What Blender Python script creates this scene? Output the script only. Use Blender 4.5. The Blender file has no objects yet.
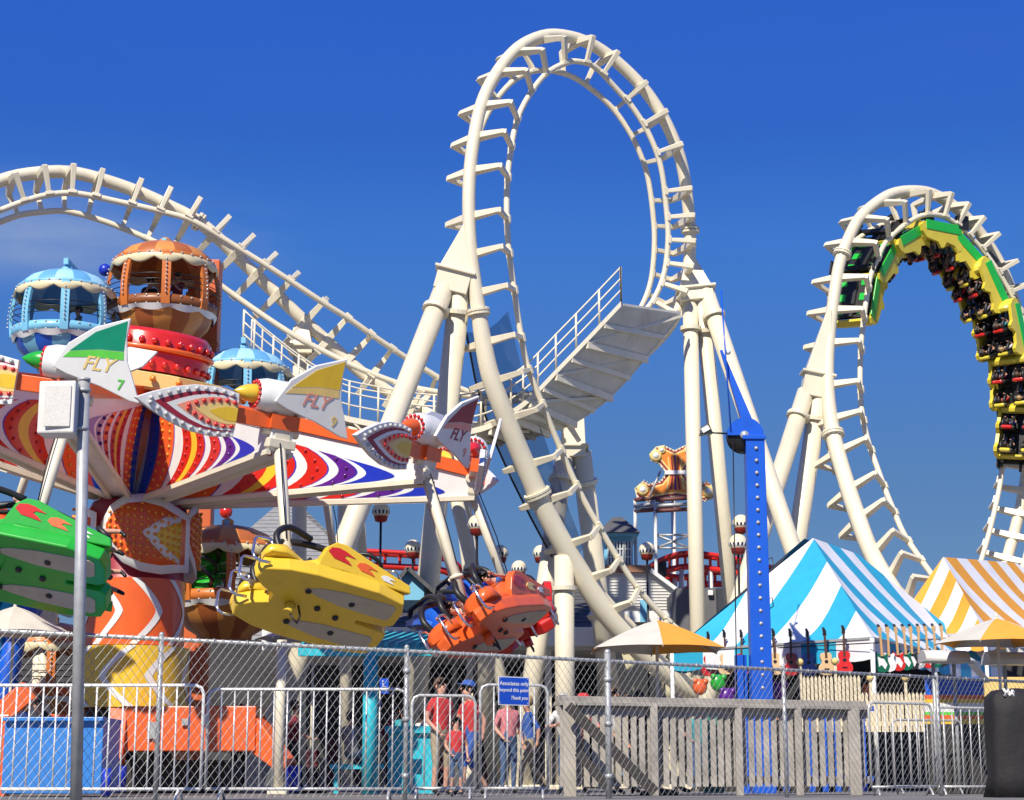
import bpy, bmesh, math, random
from mathutils import Vector, Matrix
random.seed(7)
V=Vector; R=math.radians; PI=math.pi
scn=bpy.context.scene; COL=scn.collection
# ---------------------------------------------------------------- camera
F=1800.0; CH=.25; PIT=math.atan(380/F)
cam=bpy.data.objects.new('camera',bpy.data.cameras.new('camera')); COL.objects.link(cam)
cam.location=(0,0,CH); cam.rotation_euler=(PI/2+PIT,0,0)
cam.data.sensor_width=36; cam.data.lens=36*F/1024; cam.data.clip_end=5000; cam.data.clip_start=.1
scn.camera=cam
FW=V((0,math.cos(PIT),math.sin(PIT))); UP=V((0,-math.sin(PIT),math.cos(PIT)))
def P(px,py,Y):
    r=FW+V((1,0,0))*((px-512)/F)+UP*((400-py)/F)
    return V((0,0,CH))+r*(Y/r.y)
def G(px,Y,z=0.0):
    a=(z-CH)/Y; k=(a*math.cos(PIT)-math.sin(PIT))/(math.cos(PIT)+a*math.sin(PIT))
    p=P(px,400-F*k,Y); return V((p.x,Y,z))
# ---------------------------------------------------------------- world, sun
SUN_AZ=R(-158); SUN_EL=R(44)      # azimuth measured from +Y clockwise: behind and to the left of the camera
w=bpy.data.worlds.new('World'); scn.world=w; w.use_nodes=True
nt=w.node_tree; nt.nodes.clear()
def N(nt,t,**k):
    n=nt.nodes.new(t)
    for a,b in k.items(): setattr(n,a,b)
    return n
sky=N(nt,'ShaderNodeTexSky',sky_type='NISHITA'); sky.sun_disc=False
sky.sun_elevation=SUN_EL; sky.sun_rotation=SUN_AZ; sky.air_density=1.0; sky.dust_density=.25; sky.ozone_density=4.5
hs=N(nt,'ShaderNodeHueSaturation'); hs.inputs['Saturation'].default_value=1.22
hs.inputs['Hue'].default_value=.515
bg=N(nt,'ShaderNodeBackground'); bg.inputs['Strength'].default_value=.085
out=N(nt,'ShaderNodeOutputWorld')
tc=N(nt,'ShaderNodeTexCoord'); mp=N(nt,'ShaderNodeMapping'); mp.inputs['Scale'].default_value=(3.2,3.2,14)
mp.inputs['Rotation'].default_value=(0,R(12),0); mp.inputs['Location'].default_value=(.35,.1,.25)
nz=N(nt,'ShaderNodeTexNoise'); nz.inputs['Scale'].default_value=1.6; nz.inputs['Detail'].default_value=6; nz.inputs['Roughness'].default_value=.55
cr=N(nt,'ShaderNodeValToRGB'); cr.color_ramp.elements[0].position=.38; cr.color_ramp.elements[1].position=.85
cr.color_ramp.elements[1].color=(.75,.75,.75,1)
mx=N(nt,'ShaderNodeMix',data_type='RGBA'); mx.inputs[7].default_value=(4.2,4.8,5.6,1)
L=nt.links.new
L(tc.outputs['Generated'],mp.inputs[0]); L(mp.outputs[0],nz.inputs[0]); L(nz.outputs[0],cr.inputs[0])
dc=P(35,232,60)-V((0,0,CH)); dc.normalize()
vs_=N(nt,'ShaderNodeVectorMath',operation='SUBTRACT'); vs_.inputs[1].default_value=dc; L(tc.outputs['Generated'],vs_.inputs[0])
vm_=N(nt,'ShaderNodeVectorMath',operation='MULTIPLY'); vm_.inputs[1].default_value=(5.5,5.5,24); L(vs_.outputs[0],vm_.inputs[0])
vl_=N(nt,'ShaderNodeVectorMath',operation='LENGTH'); L(vm_.outputs[0],vl_.inputs[0])
mr_=N(nt,'ShaderNodeMapRange',interpolation_type='SMOOTHSTEP'); mr_.inputs[1].default_value=0; mr_.inputs[2].default_value=1; mr_.inputs[3].default_value=1.0; mr_.inputs[4].default_value=.015; L(vl_.outputs['Value'],mr_.inputs[0])
mm_=N(nt,'ShaderNodeMath',operation='MULTIPLY'); L(cr.outputs[0],mm_.inputs[0]); L(mr_.outputs[0],mm_.inputs[1])
L(sky.outputs[0],hs.inputs['Color']); L(hs.outputs[0],mx.inputs[6]); L(mm_.outputs[0],mx.inputs[0])
sx=N(nt,'ShaderNodeSeparateXYZ'); L(tc.outputs['Generated'],sx.inputs[0])
gr=N(nt,'ShaderNodeValToRGB'); ge=gr.color_ramp.elements
ge[0].position=0; ge[0].color=(.17,.30,.50,1); ge[1].position=1; ge[1].color=(.015,.07,.45,1)
for p_,c_ in((.07,(.115,.225,.40)),(.16,(.080,.196,.43)),(.22,(.058,.19,.54)),(.29,(.040,.18,.61)),(.345,(.024,.125,.57)),(.40,(.023,.118,.59)),(.5,(.02,.10,.55))):
    q_=ge.new(p_); q_.color=(*c_,1)
L(sx.outputs[2],gr.inputs[0])
gm=N(nt,'ShaderNodeVectorMath',operation='SCALE'); gm.inputs[3].default_value=9.5; L(gr.outputs[0],gm.inputs[0])
m2=N(nt,'ShaderNodeMix',data_type='RGBA'); m2.inputs[0].default_value=.85; L(hs.outputs[0],m2.inputs[6]); L(gm.outputs[0],m2.inputs[7]); L(m2.outputs[2],mx.inputs[6])
L(mx.outputs[2],bg.inputs[0]); L(bg.outputs[0],out.inputs[0])
sd=bpy.data.lights.new('sun','SUN'); sd.energy=4.6; sd.angle=R(.5); sd.color=(1,.93,.80)
so=bpy.data.objects.new('sun',sd); COL.objects.link(so)
sdir=V((math.sin(SUN_AZ)*math.cos(SUN_EL),math.cos(SUN_AZ)*math.cos(SUN_EL),math.sin(SUN_EL)))
so.rotation_euler=sdir.to_track_quat('Z','Y').to_euler(); so.location=(-20,-20,40)
scn.view_settings.view_transform='Standard'; scn.view_settings.look='None'
scn.view_settings.exposure=0.34; scn.view_settings.gamma=1
scn.render.engine='CYCLES'; scn.cycles.max_bounces=6; scn.cycles.transparent_max_bounces=12
# ---------------------------------------------------------------- materials
MATS={}
def mat(name,col,rough=.5,metal=0,var=.08,scale=3,bump=0,dirt=None,emit=None,alpha=None,coat=0,bs=40):
    if name in MATS: return MATS[name]
    m=bpy.data.materials.new(name); m.use_nodes=True; t=m.node_tree; b=t.nodes['Principled BSDF']
    b.inputs['Roughness'].default_value=rough; b.inputs['Metallic'].default_value=metal
    if coat: b.inputs['Coat Weight'].default_value=coat; b.inputs['Coat Roughness'].default_value=.15
    tc=N(t,'ShaderNodeTexCoord'); n=N(t,'ShaderNodeTexNoise'); n.inputs['Scale'].default_value=scale; n.inputs['Detail'].default_value=5
    t.links.new(tc.outputs['Object'],n.inputs[0])
    r=N(t,'ShaderNodeValToRGB'); e=r.color_ramp.elements; e[0].position=.3; e[1].position=.7
    c0=[max(0,c*(1-var)) for c in col]; c1=[min(1,c*(1+var*.6)) for c in col]
    e[0].color=(*c0,1); e[1].color=(*c1,1); t.links.new(n.outputs[0],r.inputs[0]); src=r.outputs[0]
    if dirt:
        n2=N(t,'ShaderNodeTexNoise'); n2.inputs['Scale'].default_value=dirt[1]; n2.inputs['Detail'].default_value=8; n2.inputs['Roughness'].default_value=.7
        mp2=N(t,'ShaderNodeMapping'); mp2.inputs['Scale'].default_value=(1,1,.25)
        t.links.new(tc.outputs['Object'],mp2.inputs[0]); t.links.new(mp2.outputs[0],n2.inputs[0])
        r2=N(t,'ShaderNodeValToRGB'); r2.color_ramp.elements[0].position=.52; r2.color_ramp.elements[1].position=.78
        r2.color_ramp.elements[1].color=(dirt[2],)*3+(1,)
        x=N(t,'ShaderNodeMix',data_type='RGBA'); x.inputs[7].default_value=(*dirt[0],1)
        t.links.new(n2.outputs[0],r2.inputs[0]); t.links.new(r2.outputs[0],x.inputs[0]); t.links.new(src,x.inputs[6]); src=x.outputs[2]
    t.links.new(src,b.inputs['Base Color'])
    if bump:
        n3=N(t,'ShaderNodeTexNoise'); n3.inputs['Scale'].default_value=bs; n3.inputs['Detail'].default_value=4
        t.links.new(tc.outputs['Object'],n3.inputs[0])
        bp=N(t,'ShaderNodeBump'); bp.inputs['Strength'].default_value=bump; bp.inputs['Distance'].default_value=.02
        t.links.new(n3.outputs[0],bp.inputs['Height']); t.links.new(bp.outputs[0],b.inputs['Normal'])
    if emit: b.inputs['Emission Color'].default_value=(*emit[0],1); b.inputs['Emission Strength'].default_value=emit[1]
    if alpha is not None: b.inputs['Alpha'].default_value=alpha
    MATS[name]=m; return m
cream=mat('cream_paint',(.76,.69,.52),.42,var=.05,scale=.8,dirt=((.42,.36,.26),1.3,.5),coat=.12,bump=.06,bs=9)
cream2=mat('cream_paint_plain',(.76,.70,.55),.45,var=.05,dirt=((.40,.34,.25),3,.35))
white=mat('white_paint',(.80,.80,.78),.35,var=.04,dirt=((.45,.42,.38),3,.25),coat=.2)
greyp=mat('grey_deck_plate',(.60,.585,.53),.6,var=.12,scale=2,dirt=((.2,.18,.15),2,.5))
galv=mat('galvanised_steel',(.45,.46,.46),.42,.3,var=.15,scale=9)
galvw=mat('galvanised_wire',(.62,.62,.60),.4,.55,var=.1,scale=9)
chrome=mat('chrome',(.8,.8,.8),.15,.95)
black=mat('black_rubber',(.016,.016,.018),.45,var=.2)
blackm=mat('black_metal',(.02,.02,.022),.35,.3)
dark=mat('dark_interior',(.03,.028,.027),.8)
red=mat('red_gloss',(.62,.022,.014),.25,coat=.4)
orange=mat('orange_gloss',(.82,.13,.022),.35,var=.06,coat=.3,dirt=((.35,.08,.03),2,.35))
dorange=mat('burnt_orange',(.60,.17,.03),.42,var=.12,coat=.2)
yellow=mat('yellow_gloss',(.83,.54,.035),.32,var=.05,coat=.3,dirt=((.4,.25,.05),3,.3))
lyellow=mat('light_yellow',(.85,.62,.22),.4)
green=mat('green_gloss',(.02,.40,.035),.28,coat=.4,dirt=((.02,.16,.02),3,.4))
dgreen=mat('deep_green',(.0,.27,.15),.4)
lime=mat('lime_green',(.12,.62,.07),.35)
blue=mat('blue_paint',(.012,.115,.62),.35,var=.06,coat=.25,dirt=((.02,.05,.2),2,.35))
royal=mat('royal_blue',(.012,.035,.45),.35)
sky_b=mat('sky_blue_paint',(.20,.52,.72),.42,var=.06,coat=.15,dirt=((.12,.26,.36),2,.35))
teal=mat('turquoise_paint',(.03,.50,.62),.45,dirt=((.02,.22,.28),2,.4))
crimson=mat('crimson',(.33,.02,.045),.4)
purple=mat('purple_gloss',(.10,.015,.25),.3)
pink=mat('pink_print',(.80,.33,.26),.4)
amber=mat('amber_bulb',(.80,.30,.03),.12,coat=.6)
redb=mat('red_bulb',(.62,.02,.02),.12,coat=.6)
clearb=mat('clear_bulb',(.50,.50,.50),.12,coat=.6)
purb=mat('purple_bulb',(.13,.02,.2),.12,coat=.6)
beige=mat('beige_plastic',(.50,.44,.34),.5,dirt=((.25,.2,.15),3,.4))
# ---------------------------------------------------------------- mesh builder
def frame(T,up):
    T=T.normalized(); U=up-T*up.dot(T)
    if U.length<1e-4: U=V((1,0,0))-T*T.x
    if U.length<1e-4: U=V((0,1,0))
    U.normalize(); return T,U,T.cross(U)
W={}
class MB:
    def __init__(s): s.v=[];s.f=[];s.m=[];s.s=[]
    def add(s,vs,fs,mi=0,sm=False):
        o=len(s.v); s.v+= [tuple(v) for v in vs]
        for f in fs: s.f.append([i+o for i in f]); s.m.append(mi); s.s.append(sm)
        return s
    def box(s,c,d,rot=None,mi=0):
        c=V(c); hx,hy,hz=d[0]/2,d[1]/2,d[2]/2
        vs=[V((x,y,z)) for x in(-hx,hx) for y in(-hy,hy) for z in(-hz,hz)]
        if rot is not None: vs=[rot@v for v in vs]
        return s.add([v+c for v in vs],[(0,1,3,2),(4,6,7,5),(0,4,5,1),(2,3,7,6),(0,2,6,4),(1,5,7,3)],mi)
    def beam(s,a,b,wd,ht,up=V((0,0,1)),mi=0,w2=None,h2=None):
        a=V(a);b=V(b);T,U,S=frame(b-a,V(up)); w2=wd if w2 is None else w2; h2=ht if h2 is None else h2
        vs=[a-S*wd/2-U*ht/2,a+S*wd/2-U*ht/2,a+S*wd/2+U*ht/2,a-S*wd/2+U*ht/2,
            b-S*w2/2-U*h2/2,b+S*w2/2-U*h2/2,b+S*w2/2+U*h2/2,b-S*w2/2+U*h2/2]
        return s.add(vs,[(0,3,2,1),(4,5,6,7),(0,1,5,4),(1,2,6,5),(2,3,7,6),(3,0,4,7)],mi)
    def tube(s,pts,r,n=8,mi=0,up=None,cap=True,closed=False,sm=True):
        pts=[V(p) for p in pts]; m=len(pts); rs=r if isinstance(r,(list,tuple)) else [r]*m
        vs=[];pu=up
        for i,p in enumerate(pts):
            if closed: T=pts[(i+1)%m]-pts[i-1]
            else: T=pts[min(i+1,m-1)]-pts[max(i-1,0)]
            if T.length<1e-9: T=V((0,0,1))
            if pu is None: pu=V((0,0,1)) if abs(T.normalized().z)<.9 else V((1,0,0))
            T,U,S=frame(T,V(pu)); pu=U
            for k in range(n):
                a=2*PI*k/n; vs.append(p+U*(math.cos(a)*rs[i])+S*(math.sin(a)*rs[i]))
        fs=[]
        for i in range(m if closed else m-1):
            j=(i+1)%m
            for k in range(n): fs.append((i*n+k,i*n+(k+1)%n,j*n+(k+1)%n,j*n+k))
        s.add(vs,fs,mi,sm)
        if cap and not closed:
            o=len(s.v)-len(vs); s.f.append([o+k for k in range(n)][::-1]); s.m.append(mi); s.s.append(False)
            s.f.append([o+(m-1)*n+k for k in range(n)]); s.m.append(mi); s.s.append(False)
        return s
    def lathe(s,prof,n=24,M=None,mi=0,sm=True,mf=None,a0=0,a1=2*PI):
        M=M or Matrix.Identity(4); full=abs(a1-a0-2*PI)<1e-6; nn=n if full else n+1; vs=[]
        for (r,z) in prof:
            for k in range(nn):
                a=a0+(a1-a0)*k/n; vs.append(M@V((r*math.cos(a),r*math.sin(a),z)))
        o=len(s.v); s.v+=[tuple(v) for v in vs]
        for i in range(len(prof)-1):
            for k in range(n):
                k2=(k+1)%nn
                s.f.append([o+i*nn+k,o+i*nn+k2,o+(i+1)*nn+k2,o+(i+1)*nn+k]); s.m.append(mf(i,k) if mf else mi); s.s.append(sm)
        return s
    def sph(s,c,r,n=8,m=5,mi=0,sc=(1,1,1),rot=None):
        M=Matrix.Translation(V(c))@((rot.to_4x4() if rot is not None else Matrix.Identity(4)))@Matrix.Diagonal((*sc,1))
        return s.lathe([(max(1e-4,r*math.sin(PI*i/m)),-r*math.cos(PI*i/m)) for i in range(m+1)],n,M,mi)
    def prism(s,poly,d0,d1,M=None,mi=0,ms=None,sm=False):   # poly in local xy, extruded along local z from d0 to d1
        M=M or Matrix.Identity(4); n=len(poly)
        vs=[M@V((x,y,d0)) for x,y in poly]+[M@V((x,y,d1)) for x,y in poly]
        s.add(vs,[list(range(n))[::-1],list(range(n,2*n))],mi)
        o=len(s.v)-2*n
        for k in range(n):
            s.f.append([o+k,o+(k+1)%n,o+n+(k+1)%n,o+n+k]); s.m.append(mi if ms is None else ms); s.s.append(sm)
        return s
    def loft(s,rings,mi=0,sm=True,cap=True):
        n=len(rings[0]); o=len(s.v)
        for r in rings: s.v+=[tuple(v) for v in r]
        for i in range(len(rings)-1):
            for k in range(n): s.f.append([o+i*n+k,o+i*n+(k+1)%n,o+(i+1)*n+(k+1)%n,o+(i+1)*n+k]); s.m.append(mi); s.s.append(sm)
        if cap:
            s.f.append([o+k for k in range(n)][::-1]); s.m.append(mi); s.s.append(False)
            s.f.append([o+(len(rings)-1)*n+k for k in range(n)]); s.m.append(mi); s.s.append(False)
        return s
    def xf(s,M): s.v=[tuple(M@V(v)) for v in s.v]; return s
    def build(s,name,mats,parent=None,label=None,kind=None,bev=0,fix=True,sub=0):
        me=bpy.data.meshes.new(name); me.from_pydata(s.v,[],s.f); me.update()
        if not isinstance(mats,(list,tuple)): mats=[mats]
        for m in mats: me.materials.append(m)
        for p,mi,sm in zip(me.polygons,s.m,s.s): p.material_index=min(mi,len(mats)-1); p.use_smooth=sm
        if fix:
            bm=bmesh.new(); bm.from_mesh(me); bmesh.ops.recalc_face_normals(bm,faces=bm.faces); bm.to_mesh(me); bm.free()
        o=bpy.data.objects.new(name,me); COL.objects.link(o)
        if bev:
            b=o.modifiers.new('bevel','BEVEL'); b.width=bev; b.segments=2; b.limit_method='ANGLE'; b.angle_limit=R(35)
        if sub: d=o.modifiers.new('sub','SUBSURF'); d.levels=sub; d.render_levels=sub
        W[o.name]=Matrix.Identity(4)
        if parent is not None: attach(o,parent)
        if label: o['label']=label
        if kind: o['kind']=kind
        return o
def attach(o,parent):
    o.parent=parent; o.matrix_parent_inverse=W.get(parent.name,Matrix.Identity(4)).inverted()
def tag(o,label,cat,group=None):
    o['label']=label; o['category']=cat
    if group: o['group']=group
    return o
def thing(name,label,cat,loc=(0,0,0),group=None,rotz=0):
    o=bpy.data.objects.new(name,None); COL.objects.link(o); o.empty_display_size=.2
    o.location=loc; o.rotation_euler=(0,0,rotz); W[o.name]=Matrix.Translation(V(loc))@Matrix.Rotation(rotz,4,'Z')
    return tag(o,label,cat,group)
def subempty(name,parent):
    o=bpy.data.objects.new(name,None); COL.objects.link(o); W[o.name]=Matrix.Identity(4); attach(o,parent); return o
KIDS={}
def kids(o): return [c for c in COL.objects if c.parent==o]
def snap(o): # cache tree
    return (o,[snap(c) for c in kids(o)])
def copy_tree(sn,parent=None,M=None,label=None):
    o,ch=sn; c=o.copy(); COL.objects.link(c); W[c.name]=W.get(o.name,Matrix.Identity(4))
    if parent is not None:
        inv=o.matrix_parent_inverse.copy(); c.parent=parent; c.matrix_parent_inverse=inv
    if M is not None: c.matrix_basis=M
    if label: c['label']=label
    for k in ch: copy_tree(k,c)
    return c
def catmull(P_,k=12):
    out=[]; n=len(P_)
    for i in range(n-1):
        a=P_[max(i-1,0)];b=P_[i];c=P_[i+1];d=P_[min(i+2,n-1)]
        for j in range(k):
            t=j/k; out.append(.5*((2*b)+(c-a)*t+(2*a-5*b+4*c-d)*t*t+(3*b-a-3*c+d)*t**3))
    out.append(P_[-1]); return out
def resample(pts,extra,step):
    d=[0]
    for i in range(1,len(pts)): d.append(d[-1]+(pts[i]-pts[i-1]).length)
    n=max(2,int(d[-1]/step)); o=[];e=[];j=0
    for i in range(n+1):
        s=d[-1]*i/n
        while j<len(pts)-2 and d[j+1]<s: j+=1
        t=(s-d[j])/max(1e-9,d[j+1]-d[j]); o.append(pts[j].lerp(pts[j+1],t)); e.append([x[j].lerp(x[j+1],t) if isinstance(x[j],Vector) else x[j]*(1-t)+x[j+1]*t for x in extra])
    return o,e,d[-1]
def textmesh(body,size,M,mi_mat,parent,name='lettering',ext=.004,align='CENTER',shear=0):
    c=bpy.data.curves.new(name,'FONT'); c.body=body; c.size=size; c.align_x=align; c.align_y='CENTER'; c.extrude=ext; c.resolution_u=3; c.shear=shear; c.offset=size*.012
    t=bpy.data.objects.new('tmp_text',c); COL.objects.link(t)
    dg=bpy.context.evaluated_depsgraph_get(); me=bpy.data.meshes.new_from_object(t.evaluated_get(dg)); bpy.data.objects.remove(t)
    me.name=name; me.transform(M); me.materials.clear(); me.materials.append(mi_mat)
    o=bpy.data.objects.new(name,me); COL.objects.link(o); W[o.name]=Matrix.Identity(4)
    if parent is not None: attach(o,parent)
    return o
# ---------------------------------------------------------------- ground
def ground_mat():
    m=mat('boardwalk_paving',(.20,.19,.18),.9,var=.25,scale=.6,bump=.4,bs=25,dirt=((.09,.085,.08),.5,.6)); return m
g=MB(); g.add([(-900,-30,0),(900,-30,0),(900,2500,0),(-900,2500,0)],[(0,1,2,3)]); o=g.build('ground',ground_mat()); o['kind']='structure'
# ---------------------------------------------------------------- coaster tracks
H_=.93; GA=.64
def track(name,label,ctrl,r_sp,dense=0,flanges=()):
    root=thing(name,label,'roller coaster',(P(*ctrl[0][:3])).xy.to_3d() if False else (0,60,0),'steel coaster track loops')
    pts=[P(*c[:3]) for c in ctrl]; ups=[V(c[3]).normalized() for c in ctrl]; rr=[V((c[4] if len(c)>4 else r_sp,0,0)) for c in ctrl]
    cp=catmull(pts); cu=catmull(ups); crr=catmull(rr)
    p,e,LEN=resample(cp,[cu,crr],.28)
    FR=[]
    for i in range(len(p)):
        T,U,S=frame(p[min(i+1,len(p)-1)]-p[max(i-1,0)],e[i][0]); FR.append((p[i],T,U,S))
    MB().tube(p,[x[1].x for x in e],16,up=FR[0][2]).build('spine',cream,root)
    for sg in(-1,1):
        MB().tube([a+U*H_+S*GA*sg for a,T,U,S in FR],.086,10,up=FR[0][2]).build('rail',cream,root)
    pos=[]; d_=.4
    while d_<LEN-.2:
        pos.append(d_); fr=d_/LEN; d_+=.88 if (fr<dense if dense>0 else fr>-dense) else 1.22
    for d_ in pos:
        i=min(len(p)-1,round(d_/LEN*(len(p)-1))); a,T,U,S=FR[i]; r=e[i][1].x
        m=MB()
        for sg in(-1,1):
            q0=a+U*(r*.55); q1=a+U*.20+S*sg*.90; q2=a+U*(H_-.02)+S*sg*(GA+.03)
            m.beam(q0,q1,.22,.22,U,0,.14,.15); m.beam(q1-U*.05,q2,.15,.15,S,0,.11,.13)
            m.beam(q2-T*.12,q2+T*.12,.2,.1,U)
        m.build('tie',cream,root,bev=.012)
    for fl in flanges:
        i=min(len(p)-1,int(fl*len(p))); a,T,U,S=FR[i]; r=e[i][1].x
        f=MB()
        for d in(-.045,.045): f.tube([a+T*(d-.03),a+T*(d+.03)],r+.10,20,sm=False)
        for k in range(12):
            q=a+(U*math.cos(k*PI/6)+S*math.sin(k*PI/6))*(r+.06); f.tube([q-T*.11,q+T*.11],.02,5)
        f.build('flange',cream,root)
    return root,FR,LEN
mainc=[(-110,250,47,(.15,.2,-1)),(-60,208,47.5,(.1,.1,-1)),(0,181,48,(0,0,-1)),(38,173,48.4,(0,-.1,-1)),(75,173,48.8,(-.05,-.15,-1)),(125,187,49.3,(-.2,-.3,-.9)),
 (169,206,49.7,(-.38,-.55,-.7)),(203,225,50,(-.40,-.72,-.55)),(249,268,50.5,(-.25,-.9,-.3)),(302,319,51,(0,-1,0)),(332,346,51.3,(.15,-.95,.2)),(362,373,51.5,(.25,-.85,.45)),(398,398,51.7,(.25,-.7,.7)),
 (432,416,51.7,(.15,-.45,.9)),(469,427,51.6,(.1,-.25,1)),(500,430,51.6,(.02,-.1,1)),(535,427,51.7,(-.05,-.1,1)),(575,410,51.9,(-.25,-.1,.95)),(612,382,52.1,(-.5,-.15,.85)),(645,352,52.3,(-.65,-.2,.7)),(670,325,52.5,(-.8,-.22,.5)),
 (685,290,52.6,(-.95,-.25,.2)),(690,250,52.6,(-.97,-.25,0)),(689,214,52.5,(-.97,-.22,-.12)),(682,165,52.3,(-.93,-.2,-.3)),(668,127,52.1,(-.82,-.15,-.5)),(650,97,51.9,(-.65,-.08,-.75)),(632,76,51.7,(-.5,-.02,-.85)),
 (608,55,51.4,(-.28,0,-.95)),(584,41,51,(-.1,.05,-1)),(557,35,50.5,(.1,.2,-1)),(537,38,50,(.2,.35,-.92)),(516,50,49.5,(.33,.5,-.8)),(497,73,49,(.42,.62,-.66)),(482,103,48.6,(.5,.72,-.45)),(473,145,48.2,(.55,.8,-.22)),
 (469,190,48,(.57,.82,0)),(470,240,47.9,(.57,.82,.05)),(476,292,47.9,(.57,.80,.1),.2),(483,340,48,(.56,.78,.2),.24),(491,378,48.1,(.54,.76,.3),.26),(507,420,48.4,(.5,.70,.45),.27),(524,462,48.8,(.46,.65,.58),.28),(544,508,49.2,(.42,.6,.7),.29),(567,551,49.6,(.38,.52,.78),.29),
 (604,610,50.2,(.3,.42,.87),.3),(638,648,50.7,(.22,.35,.93),.3),(667,672,51.1,(.15,.25,.97),.3),(700,694,51.6,(.1,.15,1),.3),(760,712,52.4,(.05,.1,1),.3),(840,722,53.4,(0,0,1),.3)]
mtrack,FRM,LM=track('roller_coaster_track','cream coaster track with the tall middle loop and the hill sweeping in from the left',
   mainc,.188,dense=.47,flanges=(.145,.30,.452,.735,.815))
rc=[(850,760,48,(.4,.3,.9),.26),(960,690,47.5,(-.2,.3,.95),.26),(935,640,48.5,(.2,.6,.8),.26),(905,608,49.5,(.35,.7,.7),.26),(873,556,51,(.45,.75,.5),.25),(856,512,52,(.5,.76,.35),.25),(843,471,52.8,(.54,.78,.22),.24),(834,438,53.3,(.56,.8,.12),.24),(829,405,53.6,(.57,.82,.05),.22),
 (828,370,53.8,(.57,.82,0)),(830,330,54,(.57,.82,-.02)),(835,290,54.2,(.56,.8,-.12)),(840,262,54.4,(.53,.76,-.3)),(848,240,54.6,(.48,.68,-.5)),(859,219,54.9,(.38,.55,-.7)),(875,204,55.3,(.25,.38,-.88)),(892,194,55.8,(.1,.2,-.97)),(910,191,56.2,(0,.05,-1)),
 (930,193,56.7,(-.15,-.02,-.98)),(948,202,57.1,(-.32,-.1,-.93)),(965,216,57.5,(-.48,-.18,-.85)),(984,238,57.9,(-.62,-.3,-.7)),(1001,266,58.2,(-.72,-.42,-.5)),(1013,296,58.5,(-.72,-.55,-.35)),(1022,330,58.7,(-.68,-.68,-.22)),(1028,370,58.9,(-.6,-.78,-.1)),(1031,410,59,(-.5,-.86,-.02)),
 (1029,450,59,(-.42,-.9,.05)),(1024,490,58.9,(-.38,-.92,.08)),(1017,522,58.7,(-.34,-.93,.12)),(1007,559,58.4,(-.28,-.92,.2)),(994,600,58,(-.2,-.9,.35)),(975,660,57,(-.1,-.8,.6)),(950,720,55,(0,-.5,.85))]
rc=rc[2:]
rtrack,FRR,LR=track('roller_coaster_track','cream steel coaster track of the right hand inversion carrying the yellow train',rc,.19,dense=-.47,flanges=(.205,.36))
# supports
def column(mb,a,b,r,to_ground=True):
    a=V(a);b=V(b)
    if to_ground: b=a+(b-a)*((0-a.z)/(b.z-a.z))
    mb.tube([a,b],[r,r],18); return a,b
def flange(mb,a,b,t,r):
    c=a.lerp(b,t); T=(b-a).normalized(); mb.tube([c-T*.06,c+T*.06],r+.09,20,sm=False)
def support(label,node,cols,fl=((0,.06),)):
    root=thing('coaster_support',label,'steel support',(V(cols[0][1]).x if False else 0,52,0),'cream steel supports of the coaster')
    for a,b,r in cols:
        m=MB(); p,q=column(m,a,b,r); Ln=(q-p).length
        flange(m,p,q,min(.5,.9/Ln),r)
        m.build('column',cream,root)
        f=MB(); f.box((q.x,q.y,.06),(r*3.4,r*3.4,.12)); f.build('base_plate',cream,root,bev=.02)
    if node:
        m=MB(); (ta,tw,tb,bw)=node   # tapered box head from ta (half size tw) to tb (half size bw)
        T=(tb-ta); T,U,S=frame(T,V((0,-1,0)))
        def ring(c,w_,d_): return [c+S*w_+U*d_,c-S*w_+U*d_,c-S*w_-U*d_,c+S*w_-U*d_]
        m.loft([ring(ta,tw,.16),ring(ta.lerp(tb,.75),bw,.3),ring(tb,bw,.3)],sm=False)
        c=ta.lerp(tb,.74)
        m.loft([ring(c-T*.04,bw+.1,.4),ring(c+T*.04,bw+.1,.4)],sm=False)
        m.build('head',cream,root,bev=.02)
    return root
support('cream A frame support under the left leg of the middle loop',(P(472,215,48),.06,P(450,293,48),.47),
  [(P(446,284,48),P(352,525,45.5),.29),(P(461,280,48),P(426,600,49.5),.31)])
support('cream three legged support right of the middle loop',(P(690,258,52.6),.12,P(697,303,52.3),.5),
  [(P(690,300,52.3),P(697,600,52),.225),(P(702,300,52.3),P(731,600,54.5),.235),(P(705,290,52.3),P(766,470,51),.26)])
support('cream forked support under the bottom of the middle loop',(P(573,415,52),.32,P(573,458,52),.36),
  [(P(565,452,52),P(546,585,51),.28),(P(581,452,52),P(597,585,53.5),.3)])
support('cream A frame support under the left leg of the right inversion',(P(829,310,54),.06,P(814,398,54),.42),
  [(P(806,392,54),P(757,545,52.5),.27),(P(820,390,54),P(796,548,54.5),.29)])
support('cream post carrying the low outgoing track behind the red flying seat',None,[(P(564,556,49.6),P(565,690,49.6),.27)])
support('cream post under the falling hill track on the left',(P(302,325,51),.2,P(301,355,51),.35),[(P(300,350,51),P(299,600,51),.21)])
support('pair of slim cream posts behind the yellow flying seat',None,[(P(342,420,52),P(344,560,52),.17),(P(353,425,52),P(362,560,54),.17)])
support('slim cream brace leaning behind the tall loop columns',None,[(P(440,435,52.5),P(474,572,52.5),.2),(P(455,440,53),P(470,562,54),.26)])
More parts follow.
